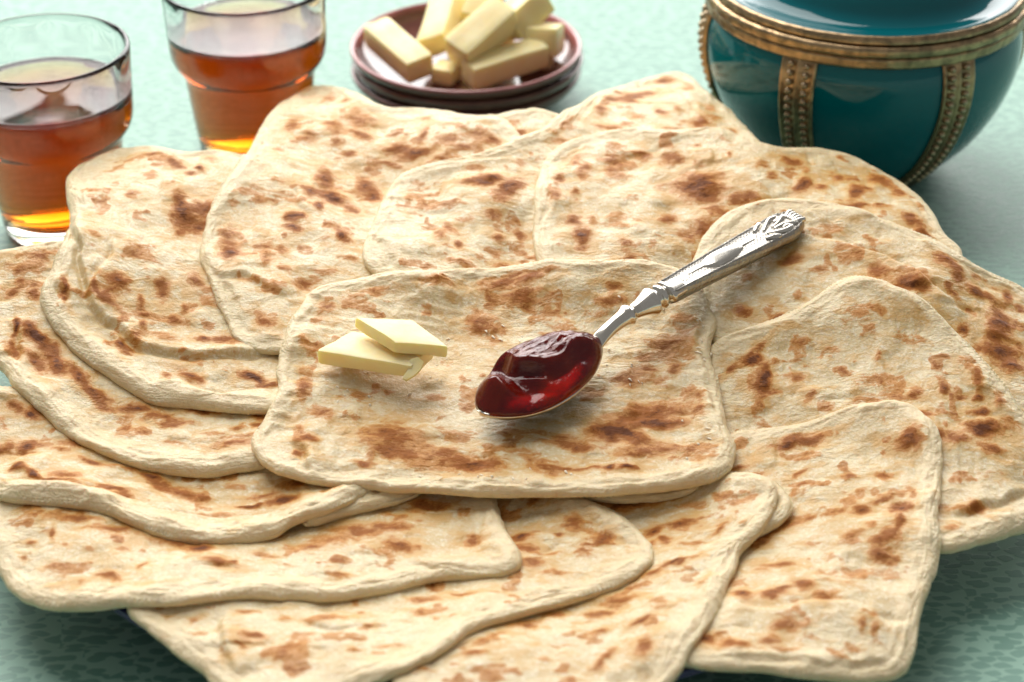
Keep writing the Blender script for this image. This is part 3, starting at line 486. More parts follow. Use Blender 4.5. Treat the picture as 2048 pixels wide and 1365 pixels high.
OBJ = {}
for k in sorted(keys, key=lambda q: BREADS[q]['parent'] is not None):
    B = BREADS[k]; sd = B['seed'] * 13; T = B['T']
    C = polys[k]
    area2 = np.sum(C[:, 0] * np.roll(C[:, 1], -1) - C[:, 1] * np.roll(C[:, 0], -1))
    if area2 < 0: C = C[::-1]
    seg = np.hypot(*(np.roll(C, -1, 0) - C).T); arc = np.concatenate([[0], np.cumsum(seg)]); Ltot = arc[-1]
    Cc = np.vstack([C, C[:1]])
    def at_arc(s): return np.stack([np.interp(s, arc, Cc[:, 0]), np.interp(s, arc, Cc[:, 1])], -1)
    s_arc = (_q / 4.0) * Ltot
    E_ = at_arc(s_arc)
    cen = C.mean(0)
    jit = 0.0012 * fbm(s_arc / 0.013, s_arc * 0 + sd, sd, 4, 0.6)
    dirv = E_ - cen; ln = np.linalg.norm(dirv, axis=-1, keepdims=True)
    E_ = E_ + dirv / ln * jit[..., None]
    XY = cen + _r[..., None] * (E_ - cen)
    x, y = XY[..., 0], XY[..., 1]
    # distance to the rim
    ring = at_arc(np.linspace(0, Ltot, 260, endpoint=False))
    d = np.full(x.shape, 9.0)
    for q0 in range(0, 260, 20):
        d = np.minimum(d, np.min(np.hypot(x[..., None] - ring[None, None, q0:q0 + 20, 0], y[..., None] - ring[None, None, q0:q0 + 20, 1]), -1))
    d = np.minimum(d, (1 - _r) * ln[..., 0] * 1.0 + 1e-9) if True else d
    d = np.where(_s >= 0.99999, 0, d)
    h = sample(hts[k], x, y)
    # browning: blobs at their own places on the dough, their borders broken up by noise
    wx = x + 0.0030 * fbm(x / 0.010, y / 0.010, sd + 1, 4, 0.6); wy = y + 0.0030 * fbm(x / 0.010, y / 0.010, sd + 2, 4, 0.6)
    br = np.zeros_like(x); halo = np.zeros_like(x)
    zc = float(np.mean(h)) + T
    for bl in B['blobs']:
        bu, bv, rx, ry, st = bl[:5]; an = math.radians(bl[5]) if len(bl) > 5 else 0.0
        p0 = pix(bu, bv, zc)[:2]
        for _ in range(2):
            p0 = pix(bu, bv, float(sample(hts[k], np.array([p0[0]]), np.array([p0[1]]))[0]) + T)[:2]
        e1 = pix(bu + 10 * math.cos(an), bv - 10 * math.sin(an), zc)[:2] - pix(bu, bv, zc)[:2]
        e2 = pix(bu + 10 * math.sin(an), bv + 10 * math.cos(an), zc)[:2] - pix(bu, bv, zc)[:2]
        Mi = np.linalg.inv(np.stack([e1 * rx / 10, e2 * ry / 10], 1))
        dx, dy = wx - p0[0], wy - p0[1]
        a_ = Mi[0, 0] * dx + Mi[0, 1] * dy; b_ = Mi[1, 0] * dx + Mi[1, 1] * dy
        q_ = a_ * a_ + b_ * b_
        g = st * np.exp(-np.power(q_, 1.1) * 0.8)
        halo = np.maximum(halo, min(1.0, st * 1.1) * np.exp(-np.power(q_, 0.8) * 0.30)) 
        br = np.maximum(br, g) + 0.25 * np.minimum(br, g)
    speck = sstep(0.64, 0.80, vnoise(x / 0.0062 + 7, y / 0.0062, sd + 40) * 0.75 + 0.25 * vnoise(x / 0.002, y / 0.002, sd + 41)) * 0.42
    br = np.maximum(br, speck)
    br = br * sstep(0.0025, 0.009, d + 0.004 * (fbm(s_arc / 0.02, s_arc * 0, sd + 7, 2)))
    halo = halo * sstep(0.002, 0.007, d)
    rim = np.exp(-(d / (0.0075 * B['rimw'])) ** 2)
    # thickness, bead along the rim, wrinkles, blisters
    bead = (1 + 0.45 * fbm(s_arc / 0.018, s_arc * 0 + 3, sd + 9, 2)) * np.exp(-((d - 0.0042) / 0.0034) ** 2)
    thick = {'E': 0.8, 'F': 1.2, 'G': 1.0, 'H': 1.1, 'D': 0.5}.get(k, 0.2)
    tk = T * (0.93 + (0.22 * thick + 0.30 * fbm(s_arc / 0.022, s_arc * 0 + 5, sd + 33, 2)) * bead)
    w_ = 0.0020
    prof = np.sqrt(np.clip(1 - (1 - np.clip(d / w_, 0, 1)) ** 2, 0, 1))
    top = h + T * 0.46 + (tk - T * 0.46) * prof
    bot = h + T * 0.46 - (T * 0.46) * prof
    fad = sstep(0.0, 0.004, d)
    und = 0.0009 * fbm(x / 0.020, y / 0.020, sd + 11, 2) + 0.00028 * fbm(x / 0.006, y / 0.006, sd + 12, 3)
    und = und + 0.0005 * sstep(0.6, 0.85, vnoise(x / 0.0075, y / 0.0075, sd + 30)) - 0.0003 * sstep(0.62, 0.85, vnoise(x / 0.005, y / 0.007, sd + 31))
    ang = 1.7 * fbm(x / 0.05, y / 0.05, sd + 13, 1) + B['order']
    ca, sa = np.cos(ang.mean()), np.sin(ang.mean())
    xr, yr = x * ca - y * sa, x * sa + y * ca
    wr = ridged(xr / 0.012 + fbm(x / .012, y / .012, sd + 15, 2) * .8, yr / 0.0042, sd + 14, 3)
    flak = 0.0010 if k == 'A' else 0.00045
    top = top + fad * (und + flak * (wr - 0.55) * (0.15 + 0.85 * sstep(0.4, 0.7, vnoise(x / 0.022, y / 0.022, sd + 16))))
    top = top + 0.0006 * np.clip(br, 0, 1) * (0.5 + fbm(x / 0.0035, y / 0.0035, sd + 17, 3))
    top = top + 0.00045 * np.exp(-((d - 0.003) / 0.003) ** 2) * (fbm(s_arc / 0.009, d / 0.0014, sd + 18, 3) + 0.6 * fbm(s_arc / 0.0035, d / 0.004, sd + 19, 2))
    for pts, st in B['creases']:
        pw = [pix(u, v, float(sample(hts[k], *[np.array([c]) for c in pix(u, v, zc)[:2]])[0]) + T)[:2] for u, v in pts]
        pw = smooth_profile(pw, 4)
        dd, fade = polyline_field(pw, x + 0.0012 * fbm(x / .006, y / .006, sd + 21, 2), y + 0.0012 * fbm(x / .006, y / .006, sd + 22, 2))
        if st < 0: dd = -dd; st = -st
        hi = sstep(-0.0008, 0.0013, dd) * np.exp(-np.clip(dd, 0, 1) / 0.011)
        top = top + fade * (st * hi - 0.45 * st * np.exp(-((dd + 0.0006) / 0.0011) ** 2)) * fad
    top = np.maximum(top, bot)
    TOP[k] = (x, y, top)
    nv = (NG + 1) ** 2
    Vt = np.stack([x, y, top], -1).reshape(-1, 3); Vb = np.stack([x, y, bot], -1).reshape(-1, 3)
    # bottom sheet shares the rim vertices
    remap = np.arange(nv) + nv; remap[_bidx] = _bidx
    keep = np.ones(nv, bool); keep[_bidx] = False
    newid = np.cumsum(keep) - 1 + nv; remap = np.where(keep, newid, np.arange(nv))
    V = np.vstack([Vt, Vb[keep]])
    Q = np.vstack([_quads, remap[_quads[_outer]][:, ::-1], remap[_coarse][:, ::-1]])
    org = np.array([cen[0], cen[1], float(np.min(bot))])
    me = bpy.data.meshes.new("flatbread" if not B['parent'] else "folded_flap")
    used = np.unique(Q.ravel()); lut = np.zeros(len(V), np.int64); lut[used] = np.arange(len(used))
    V = V[used]; Q = lut[Q]
    me.vertices.add(len(V)); me.vertices.foreach_set("co", (V - org).astype(np.float32).ravel())
    vi = Q.ravel()
    me.loops.add(len(vi)); me.loops.foreach_set("vertex_index", vi.astype(np.int32))
    me.polygons.add(len(Q)); me.polygons.foreach_set("loop_start", np.arange(0, Q.size, 4, dtype=np.int32)); me.polygons.foreach_set("use_smooth", np.ones(len(Q), bool))
    me.update(calc_edges=True)
    for nm, arr in (('brown', br), ('rim', rim), ('halo', halo)):
        at = me.attributes.new(nm, 'FLOAT', 'POINT')
        full = np.concatenate([arr.ravel(), arr.ravel()[keep] * (0.5 if nm == 'brown' else 1)]).astype(np.float32)
        at.data.foreach_set("value", full[used])
    me.materials.append(M_BREAD)
    o = bpy.data.objects.new(me.name, me); COL.objects.link(o)
    if B['parent']:
        po = OBJ[B['parent']]; o.parent = po; o.location = (Vector(org) - po.location)
    else:
        o.location = org.tolist(); props(o, B['label'], "flatbread", "flatbreads fanned out on the plate")
    OBJ[k] = o

def top_at(k, x, y):
    X, Y, Z = TOP[k]; i = np.argmin((X - x) ** 2 + (Y - y) ** 2)
    return float(Z.ravel()[i])
def on(k, u, v, dz=0.0):
    """the point of bread k seen at a photo pixel"""
    z = 0.03
    for _ in range(5):
        p = pix(u, v, z); z = top_at(k, p[0], p[1]) + dz
    return pix(u, v, z)

# ------------------------------------------------------------------ butter slices on the top bread
def slab(name, top_pts, thick, bev=0.0008, parent=None, label=None, mat=M_BUTTER, seed=0, cat="butter", group=None):
    rnd = random.Random(seed)
    bm = bmesh.new()
    tp = [Vector(p) for p in top_pts]
    nrm = (tp[1] - tp[0]).cross(tp[-1] - tp[0]).normalized()
    if nrm.z < 0: nrm = -nrm
    t = [bm.verts.new(p) for p in tp]; bt = [bm.verts.new(p - nrm * thick) for p in tp]
    n = len(tp)
    bm.faces.new(t); bm.faces.new(bt[::-1])
    for i in range(n): bm.faces.new((t[i], bt[i], bt[(i + 1) % n], t[(i + 1) % n]))
    bmesh.ops.recalc_face_normals(bm, faces=bm.faces)
    bmesh.ops.bevel(bm, geom=list(bm.edges), offset=bev, segments=2, affect='EDGES', profile=0.6)
    bmesh.ops.triangulate(bm, faces=[f for f in bm.faces if len(f.verts) > 4])
    bmesh.ops.subdivide_edges(bm, edges=[e for e in bm.edges if e.calc_length() > 0.003], cuts=3, use_grid_fill=True)
    for v_ in bm.verts:
        c = v_.co
        a = (fbm(np.array([c.x / .006]), np.array([c.y / .006 + c.z / .004]), 90 + seed, 2)[0])
        v_.co += Vector((rnd.uniform(-1, 1), rnd.uniform(-1, 1), rnd.uniform(-1, 1))) * 0.00007 + nrm * a * 0.00035
    me = bpy.data.meshes.new(name); 
    org = sum((Vector(p) for p in top_pts), Vector()) / n - nrm * thick
    for v_ in bm.verts: v_.co -= org
    bm.to_mesh(me); bm.free(); me.polygons.foreach_set("use_smooth", [True] * len(me.polygons)); me.set_sharp_from_angle(angle=math.radians(38)); me.materials.append(mat)
    o = bpy.data.objects.new(name, me); COL.objects.link(o)
    if parent: o.parent = parent; o.location = org - parent.location
    else: o.location = org; props(o, label, cat, group)
    return o

BT = 0.0044
zb = max(top_at('A', *on('A', u, v)[:2]) for u, v in ((640, 715), (700, 690), (815, 745), (760, 720))) + 0.0003
P = [pix(u, v, zb + BT) for u, v in ((633, 701), (703, 661), (868, 690), (822, 731))]
s1 = slab("butter_slice", P, BT, label="thin butter slice lying flat on the bread under another slice", seed=1, group="butter slices on the top flatbread")
z1 = zb + BT + 0.0002
P = [pix(710, 633, z1 + BT + .0010), pix(826, 638, z1 + BT - .0006), pix(897, 693, z1 + BT - .0016), pix(790, 684, z1 + BT + .0004)]
slab("butter_slice", P, BT - .0006, label="tilted butter slice resting across the other slice on the top bread", seed=2, group="butter slices on the top flatbread")
# the torn curl at the end of the lower slice
zc0 = zb + BT
slab("curl", [pix(820, 718, zc0 + .0006), pix(836, 714, zc0 + .0010), pix(848, 724, zc0 - .0002), pix(842, 738, zc0 - .0012), pix(828, 752, zc0 - .0024), pix(812, 761, zc0 - .0034), pix(804, 757, zc0 - .0032), pix(815, 740, zc0 - .0014)], 0.0014, 0.0003, parent=s1, seed=5)["label"] = "torn curl of butter hanging off the slice end"
# loose papery flakes of dough on the top bread
rf = random.Random(8); cv, cf = [], []
spots = [(900, 720, 60, 50), (1330, 610, 70, 40), (1000, 690, 50, 40), (870, 760, 60, 30), (1390, 860, 60, 60), (1180, 700, 40, 30), (1270, 760, 50, 40), (700, 780, 80, 40), (1410, 700, 20, 60), (1000, 950, 250, 20)]
for _ in range(80):
    u0, v0, su, sv = rf.choice(spots)
    p = on('A', rf.gauss(u0, su * .5), rf.gauss(v0, sv * .5)); p[2] -= 0.0001
    L, wd, an, cu = rf.uniform(.0006, .0022), rf.uniform(.00015, .0005), rf.uniform(0, math.pi), rf.uniform(.0001, .0005)
    b0 = len(cv)
    for i in range(4):
        t = i / 3 - .5
        for sdn in (-1, 1):
            ww = wd * (1 - 1.6 * abs(t)) * sdn + .0003 * math.sin(3 * t + an)
            for zz in (0, -.00008): cv.append(p + np.array([math.cos(an) * L * t - math.sin(an) * ww, math.sin(an) * L * t + math.cos(an) * ww, cu * (1 - 4 * t * t) + .0001 + zz]))
    for i in range(3):
        q = b0 + 4 * i
        cf += [(q, q + 4, q + 6, q + 2), (q + 1, q + 3, q + 7, q + 5), (q, q + 1, q + 5, q + 4), (q + 2, q + 6, q + 7, q + 3)]
fl = obj("loose_flakes", cv, cf, mat_simple("dry_flake", (0.86, 0.76, 0.58), 0.75, spec=0.15), parent=OBJ['A'], origin=tuple(OBJ['A'].location)); props(fl, kind="stuff")

# ------------------------------------------------------------------ silver spoon with jam
bc = on('A', 1075, 775)
O_ = pix(960, 828, bc[2] + 0.0047)
ze = -0.0012 + max(on('M', 1585, 500)[2], on('M', 1530, 500)[2], on('M', 1470, 560)[2]) - 0.0006
E0 = pix(1593, 474, ze)
ax = E0 - O_; SL = np.linalg.norm(ax); ax /= SL
ay = np.cross([0, 0, 1], ax); ay /= np.linalg.norm(ay); az = np.cross(ax, ay)
roll = math.radians(4)
ay, az = ay * math.cos(roll) + az * math.sin(roll), az * math.cos(roll) - ay * math.sin(roll)
SM = np.stack([ax, ay, az], 1)
def sp(pts): return [O_ + SM @ np.array(p) for p in pts]
spoon = empty("jam_spoon", bc); props(spoon, "small engraved silver spoon heaped with red jam on the top bread", "spoon")
bl_, bw_, bd_ = 0.0440, 0.0232, 0.0060
def bowl_w(t):   # half width along the bowl, tip at 0
    return bw_ / 2 * (math.sin(math.pi * min(max(t, 0), 1) ** 0.86)) ** 0.62
def bowl_depth(t, s):
    return -bd_ * max(0.0, (1 - s * s)) ** 0.75 * (math.sin(math.pi * min(max(t * 0.98 + .01, 0), 1)) ** 0.55)
v, f = [], []
NT, NS = 34, 20
for layer in (0, 1):
    for i in range(NT + 1):
        t = (1 - math.cos(math.pi * i / NT)) / 2
        hw = bowl_w(t) - 0.0003 * layer
        for j in range(NS + 1):
            s = -math.cos(math.pi * j / NS)
            v.append((t * bl_, s * hw, bowl_depth(t, s) + (0.0008 if layer else 0) + 0.0012 * (2 * t - 1) ** 2 * (1 if t > .5 else .3)))
st = (NT + 1) * (NS + 1)
for i in range(NT):
    for j in range(NS):
        a = i * (NS + 1) + j
        f.append((a, a + 1, a + NS + 2, a + NS + 1)); a += st
        f.append((a, a + NS + 1, a + NS + 2, a + 1))
    for j in (0, NS):
        a = i * (NS + 1) + j; f.append((a, a + NS + 1, a + NS + 1 + st, a + st))
obj("bowl", sp(v), f, M_SILVER, parent=spoon, origin=tuple(bc))
# neck with its knots
k_ = SL / 0.133
neck = [(.0430, .0008, .0030, .0010), (.0455, .0022, .0026, .0014), (.049, .0038, .0023, .0019), (.053, .0050, .0022, .0022), (.0565, .0056, .0026, .0025), (.0580, .0058, .0034, .0030), (.0590, .0058, .0028, .0026), (.0602, .0058, .0023, .0023), (.0630, .0059, .0027, .0026), (.0660, .0060, .0037, .0034), (.0676, .0060, .0044, .0040), (.0684, .0060, .0040, .0038), (.0690, .0060, .0026, .0026), (.0700, .0060, .0027, .0027), (.0708, .0060, .0036, .0034), (.0716, .0060, .0038, .0036), (.0724, .0060, .0033, .0032), (.0732, .0060, .0026, .0026), (.0742, .0060, .0026, .0026)]
nk = smooth_profile(neck, 4); nk[:, 0] *= k_
v, f = tube([(q[0], 0, q[1]) for q in nk], [(q[2], q[3]) for q in nk], 20)
obj("neck", sp(v), f, M_SILVER, parent=spoon, origin=tuple(bc))
# flat tapering handle with a bevelled, raised border
hx0, hx1 = .0738 * k_, SL
def hprof(t):
    w = 0.0037 + (0.0062 - 0.0037) * t ** 0.9
    if t > 0.86: w *= max(0.05, (1 - ((t - 0.86) / 0.14) ** 1.6 * 0.58))
    if t < 0.012: w *= 0.92
    return w
v, f = [], []
NHX = 90
ring_n = None
for i in range(NHX + 1):
    t = i / NHX; x_ = hx0 + (hx1 - hx0) * t; w = hprof(t) * (1 + (0.05 * math.sin(t * 160) if t > .9 else 0)); th = 0.0026
    zc_ = 0.0060
    sec = [(-w, -th * .2), (-w * .96, th * .35), (-w * .86, th * .82), (-w * .80, th * .95), (-w * .74, th * .86), (-w * .68, th * .80), (-w * .3, th * .84), (0, th * .86), (w * .3, th * .84), (w * .68, th * .80), (w * .74, th * .86), (w * .80, th * .95), (w * .86, th * .82), (w * .96, th * .35), (w, -th * .2), (w * .82, -th * .8), (w * .4, -th), (-w * .4, -th), (-w * .82, -th * .8)]
    ring_n = len(sec)
    for (yy, zz) in sec: v.append((x_, yy, zc_ + zz))
for i in range(NHX):
    for j in range(ring_n):
        f.append((i * ring_n + j, i * ring_n + (j + 1) % ring_n, (i + 1) * ring_n + (j + 1) % ring_n, (i + 1) * ring_n + j))
f.append(tuple(range(ring_n))); f.append(tuple(range(NHX * ring_n, (NHX + 1) * ring_n))[::-1])
m, nt, p = new_mat("stippled_silver"); b = NB(nt); tcv = objvec(b, False)
p.inputs['Metallic'].default_value = 1; p.inputs['Roughness'].default_value = 0.33
nn = b.noise(tcv, 260, 3)
b.link(b.mix(nn, (0.55, 0.525, 0.48, 1), (0.30, 0.28, 0.25, 1)), p.inputs['Base Color'])
vo = b.n('ShaderNodeTexVoronoi', feature='F1'); b.link(tcv, vo.inputs['Vector']); vo.inputs['Scale'].default_value = 1100; vo.inputs['Randomness'].default_value = 0.35
b.link(b.bump(vo.outputs[0], 0.55, 0.0003), p.inputs['Normal'])
hd = obj("handle", sp(v), f, m, parent=spoon, origin=tuple(bc))
zt = 0.0060 + 0.0026 * .84
def relief(name, pts, radii, seg=10):
    v, f = tube(smooth_profile(pts, 4) if len(pts) > 2 else np.array(pts), list(np.interp(np.linspace(0, 1, (len(pts) - 1) * 4 + 1 if len(pts) > 2 else 2), np.linspace(0, 1, len(radii)), radii)), seg)
    return obj(name, sp(v), f, M_SILVER, parent=hd, origin=tuple(bc))
HL = hx1 - hx0
def hp(t, y_, z_=0.0): return (hx0 + HL * t, y_, zt + z_)
# smooth plain cuff where the handle starts
v, f = tube([hp(-.004, 0, -.0017), hp(.0, 0, -.0017), hp(.012, 0, -.0017), hp(.02, 0, -.0017), (hx0 + HL * .09, 0, zt - .0017), (hx0 + HL * .15, 0, zt - .0021)], [(.0030, .0016), (.0041, .0025), (.0043, .0026), (.0041, .0024), (.0040, .00225), (.0020, .0012)], 24)
obj("cuff", sp(v), f, M_SILVER, parent=hd, origin=tuple(bc))
# long stem and oval medallion
relief("engraved_stem", [hp(.17, .0002), hp(.30, .0000), hp(.42, 0), hp(.56, -.0002), hp(.66, -.0003)], [.0002, .0004, .0004, .0004, .0002], 8)
vv, ff = [], []
for i in range(13):
    for j in range(24):
        r_ = 1 - i / 12; a = 2 * math.pi * j / 24
        vv.append((hx0 + HL * .40 + r_ * math.cos(a) * .0082 * (1 + .15 * math.cos(a)), r_ * math.sin(a) * .0031, zt - .0001 + .0011 * math.sqrt(max(0, 1 - r_ ** 3))))
for i in range(12):
    for j in range(24): ff.append((i * 24 + j, i * 24 + (j + 1) % 24, (i + 1) * 24 + (j + 1) % 24, (i + 1) * 24 + j))
obj("medallion", sp(vv), ff, M_SILVER, parent=hd, origin=tuple(bc))
# scrollwork and shell at the tip
for y_s in (1, -1):
    relief("scroll", [hp(.74, .0006 * y_s), hp(.79, .0022 * y_s), hp(.84, .0034 * y_s), hp(.885, .0030 * y_s), hp(.87, .0018 * y_s), hp(.84, .0020 * y_s)], [.0004, .0008, .0010, .0009, .0008, .0005])
    relief("scroll", [hp(.70, .0022 * y_s), hp(.735, .0031 * y_s), hp(.77, .0040 * y_s), hp(.785, .0043 * y_s)], [.0005, .0010, .0009, .0003])
    relief("scroll", [hp(.80, .0004 * y_s), hp(.86, .0008 * y_s), hp(.91, .0020 * y_s), hp(.94, .0030 * y_s)], [.0004, .0008, .0009, .0005])
for y_s in (-1.6, -.8, 0, .8, 1.6):
    relief("shell_rib", [hp(.925, .0008 * y_s), hp(.96, .0014 * y_s), hp(.985, .0016 * y_s, -.0002), hp(1.0, .0015 * y_s, -.0009)], [.0004, .0008, .0009, .0006])

# jam heap
NRr, NPp = 64, 144
v, f = [], []
cx_ = bl_ * 0.50
def jam_h(x_, y_, rho):
    t = x_ / bl_ + 0.10 * y_ / .012 + 0.03 * math.sin(y_ / .0018)
    slab_ = float(sstep(0.34, 0.43, np.array(t)))                      # high slab of jam towards the neck
    fr = float(sstep(-0.0068, -0.0026, np.array(y_ + 0.0008 * math.sin(x_ / .003))))   # flat top at the back, steep face in front
    top = 0.0088 - 0.10 * max(0.0, y_ + .001) - 0.0016 * float(sstep(0.8, 1.0, np.array(x_ / bl_)))
    hs = top * fr + 0.0046 * (1 - fr)
    knob = 0.0068 * math.exp(-((x_ / bl_ - 0.13) / 0.10) ** 2 - ((y_ - .0012) / .0065) ** 2)
    ridge = 0.0026 * math.exp(-((x_ / bl_ - 0.34 + 0.10 * y_ / .008) / 0.045) ** 2 - ((y_ + .005) / .006) ** 2)
    hl = 0.0022 + knob + ridge
    hgt = hs * slab_ + hl * (1 - slab_)
    edge = max(0.0, 1 - rho ** 5) ** 0.5
    n = fbm(np.array([x_ / .008]), np.array([y_ / .006]), 77, 3)[0] * 0.0008
    n += slab_ * fr * (ridged(np.array([x_ / .0050 + y_ / .006]), np.array([y_ / .0022 - x_ / .009]), 78, 2)[0] - .6) * 0.0007
    return hgt * edge + n * edge
for i in range(NRr + 1):
    rho = (i / NRr) ** 0.8
    for j in range(NPp):
        a = 2 * math.pi * j / NPp
        te = 0.5 + 0.495 * math.cos(a)
        x_ = cx_ + rho * (te * bl_ - cx_)
        y_ = rho * (1 if math.sin(a) >= 0 else -1) * bowl_w(te) * (1.0 + .02 * math.sin(5 * a))
        v.append((x_, y_, 0.0006 + jam_h(x_, y_, rho)))
for i in range(NRr):
    for j in range(NPp): f.append((i * NPp + j, (i + 1) * NPp + j, (i + 1) * NPp + (j + 1) % NPp, i * NPp + (j + 1) % NPp))
b0 = len(v); v.append((cx_, 0, -0.0048))
mid0 = len(v)
for j in range(NPp):
    a = 2 * math.pi * j / NPp
    te = 0.5 + 0.495 * math.cos(a); v.append((cx_ + .82 * (te * bl_ - cx_), .82 * (1 if math.sin(a) >= 0 else -1) * bowl_w(te), -0.0022))
for j in range(NPp):
    j2 = (j + 1) % NPp
    f.append((NRr * NPp + j, mid0 + j, mid0 + j2, NRr * NPp + j2)); f.append((mid0 + j, b0, mid0 + j2))
props(obj("jam_dollop", sp(v), f, M_JAM, origin=tuple(O_ + SM @ np.array([cx_, 0, -0.0048]))), "glossy dark red jam heaped in the bowl of the silver spoon", "jam")

# ------------------------------------------------------------------ tea glasses
GH = 0.065
def tea_glass(px_, py_, level, label, tlabel, turn):
    c = pix(px_, py_, 0.0); c[2] = 0.0006
    root = empty("tea_glass", c); root.rotation_euler = (0, 0, turn); props(root, label, "glass", "glasses of tea behind the bread")
    out = [(0.0, 0.0012), (.0150, .0012), (.0172, 0), (.0192, .0006), (.0200, .0030), (.0208, .0100), (.0222, .0220), (.0231, .0300), (.0236, .0325), (.0246, .0345), (.0264, .0368), (.0275, .0395), (.0279, .0430), (.0283, .0520), (.0287, .0610), (.0288, .0640)]
    lip = [(.0287, .0648), (.0280, .0652), (.0273, .0647)]
    inn = [(.0271, .0630), (.0268, .0560), (.0264, .0460), (.0261, .0415), (.0252, .0385), (.0232, .0362), (.0219, .0335), (.0213, .0290), (.0203, .0200), (.0190, .0110), (.0180, .0075), (.0150, .0058), (.0080, .0054), (0.0, .0053)]
    prof = out + lip + inn
    n0 = len(out) + len(lip)
    nf = 12
    def rf(r, z, a, i):
        if i >= n0 and z > .041 and z < 0.0632:
            ph = (a % (2 * math.pi / nf)) - math.pi / nf
            fac = math.cos(math.pi / nf) / math.cos(ph)
            return r * (1 + (fac - 0.99) * 0.35)
        return r
    v, f = lathe(prof, 144, rf)
    obj("glass_body", v, f, M_GLASS, parent=root)
    tp = [(0.0, .0050), (.0082, .0051), (.0153, .0055), (.0184, .0073), (.0194, .0110), (.0207, .0200), (.0216, .0290), (.0222, .0333), (.0236, .0359), (.0256, .0383), (.0265, .0415), (.0267, .0460)]
    tp = [q for q in tp if q[1] < level - .001] + [(.02675, level), (.0262, level - .00025), (.0252, level - .0004), (0.0, level - .0004)]
    v, f = lathe(tp, 144)
    t = obj("tea", [(a + c[0], b_ + c[1], d + c[2]) for a, b_, d in v], f, M_TEA, origin=tuple(c))
    props(t, tlabel, "tea", "tea in the glasses")
tea_glass(128, 450, 0.0500, "stepped tumbler of tea farther from the butter dish, its base showing beside the bread", "amber tea in the glass farther from the butter dish", 0.1)
tea_glass(512, 304, 0.0490, "stepped tumbler of tea nearer the butter dish, its base hidden behind bread", "amber tea in the glass nearer the butter dish", 0.35)

# ------------------------------------------------------------------ stacked dishes with butter sticks
DZ = 0.0045; RIMZ = 0.0132 + 2 * DZ
dc = pix(932, 93, RIMZ); dc[2] = 0.0006
d_prof = [(0.0, .0016), (.022, .0016), (.024, 0.0), (.027, 0.0), (.0285, .0012), (.036, .0042), (.041, .0082), (.0434, .0112), (.0441, .0128)]
lipp = [(.0441, .0128), (.0439, .0137), (.0431, .0140), (.0421, .0134), (.0414, .0118)]
d_in = [(.0414, .0118), (.0395, .0092), (.035, .0062), (.028, .0045), (.015, .0040), (0.0, .0040)]
names = ["bottom dish of the butter stack, dark brown and resting on the cloth", "middle dish of the butter stack, brown rim squeezed between two others", "topmost dish of the stack, pinkish brown rim, holding the butter sticks"]
for i in range(3):
    root = empty("small_dish", dc + np.array([0.0006 * (i == 1), 0, i * DZ])); props(root, names[i], "dish", "stacked butter dishes")
    root.rotation_euler = (0, 0, i * 1.3)
    v, f = lathe([tuple(q) for q in smooth_profile(d_prof, 4)] , 120); v2, f2 = lathe([tuple(q) for q in smooth_profile(d_in, 4)], 120)
    o1 = len(v); obj("dish_body", v + v2, f + [tuple(a + o1 for a in q) for q in f2], M_DISH, parent=root)
    v, f = lathe([tuple(q) for q in smooth_profile(lipp, 4)], 120); obj("lip", v, f, M_LIP if i == 2 else M_DISH, parent=root)

def stick(p0, p1, w, hgt, rollv, label, seed):
    p0 = np.array(p0); p1 = np.array(p1); a = p1 - p0; L = np.linalg.norm(a); a /= L
    s = np.cross([0, 0, 1.0], a); s /= np.linalg.norm(s); u = np.cross(a, s)
    s, u = s * math.cos(rollv) + u * math.sin(rollv), u * math.cos(rollv) - s * math.sin(rollv)
    top = [p0 + u * hgt / 2 - s * w / 2, p1 + u * hgt / 2 - s * w / 2, p1 + u * hgt / 2 + s * w / 2, p0 + u * hgt / 2 + s * w / 2]
    return slab("butter_stick", [tuple(q) for q in top], hgt * 1.12, 0.0016, label=label, seed=seed, group="butter sticks in the dish")
ZR = RIMZ
def dp(u, v, z): return pix(u, v, ZR + z)
stick(dp(752, 60, .0035), dp(842, 138, -.0005), .0115, .0085, 0.15, "butter stick leaning on the dish rim, apart from the others", 11)
stick(dp(868, 92, .0020), dp(905, -28, .0120), .0125, .0080, -0.45, "upright butter stick leaning behind the central ones", 12)
stick(dp(913, 112, .0040), dp(1012, 22, .0150), .0125, .0110, 0.3, "thick butter stick on top with its square end facing out", 13)
stick(dp(935, 148, -.0010), dp(1086, 100, .0010), .0100, .0085, 0.1, "long butter stick lying low along the front rim of the dish", 14)
stick(dp(1052, 75, .0030), dp(1122, 78, .0040), .0120, .0100, -0.2, "short crumbly butter stick pressed against the inside rim", 15)
stick(dp(950, 45, .0060), dp(985, -35, .0160), .0120, .0090, 0.2, "butter stick standing behind the thick top one", 16)
stick(dp(1010, 55, .0080), dp(1080, -5, .0150), .0130, .0100, -0.35, "butter stick propped against the far side of the heap", 17)
stick(dp(870, 140, -.0045), dp(915, 148, -.0045), .0100, .0060, 0.0, "small butter end tucked under the thick stick", 18)
stick(dp(1040, 100, -.0020), dp(1110, 112, -.0035), .0100, .0070, 0.1, "butter sliver under the long stick beside the rim", 19)
stick(dp(900, 60, -.0010), dp(1010, 80, .0000), .0160, .0080, 0.0, "butter stick buried at the bottom of the heap", 20)

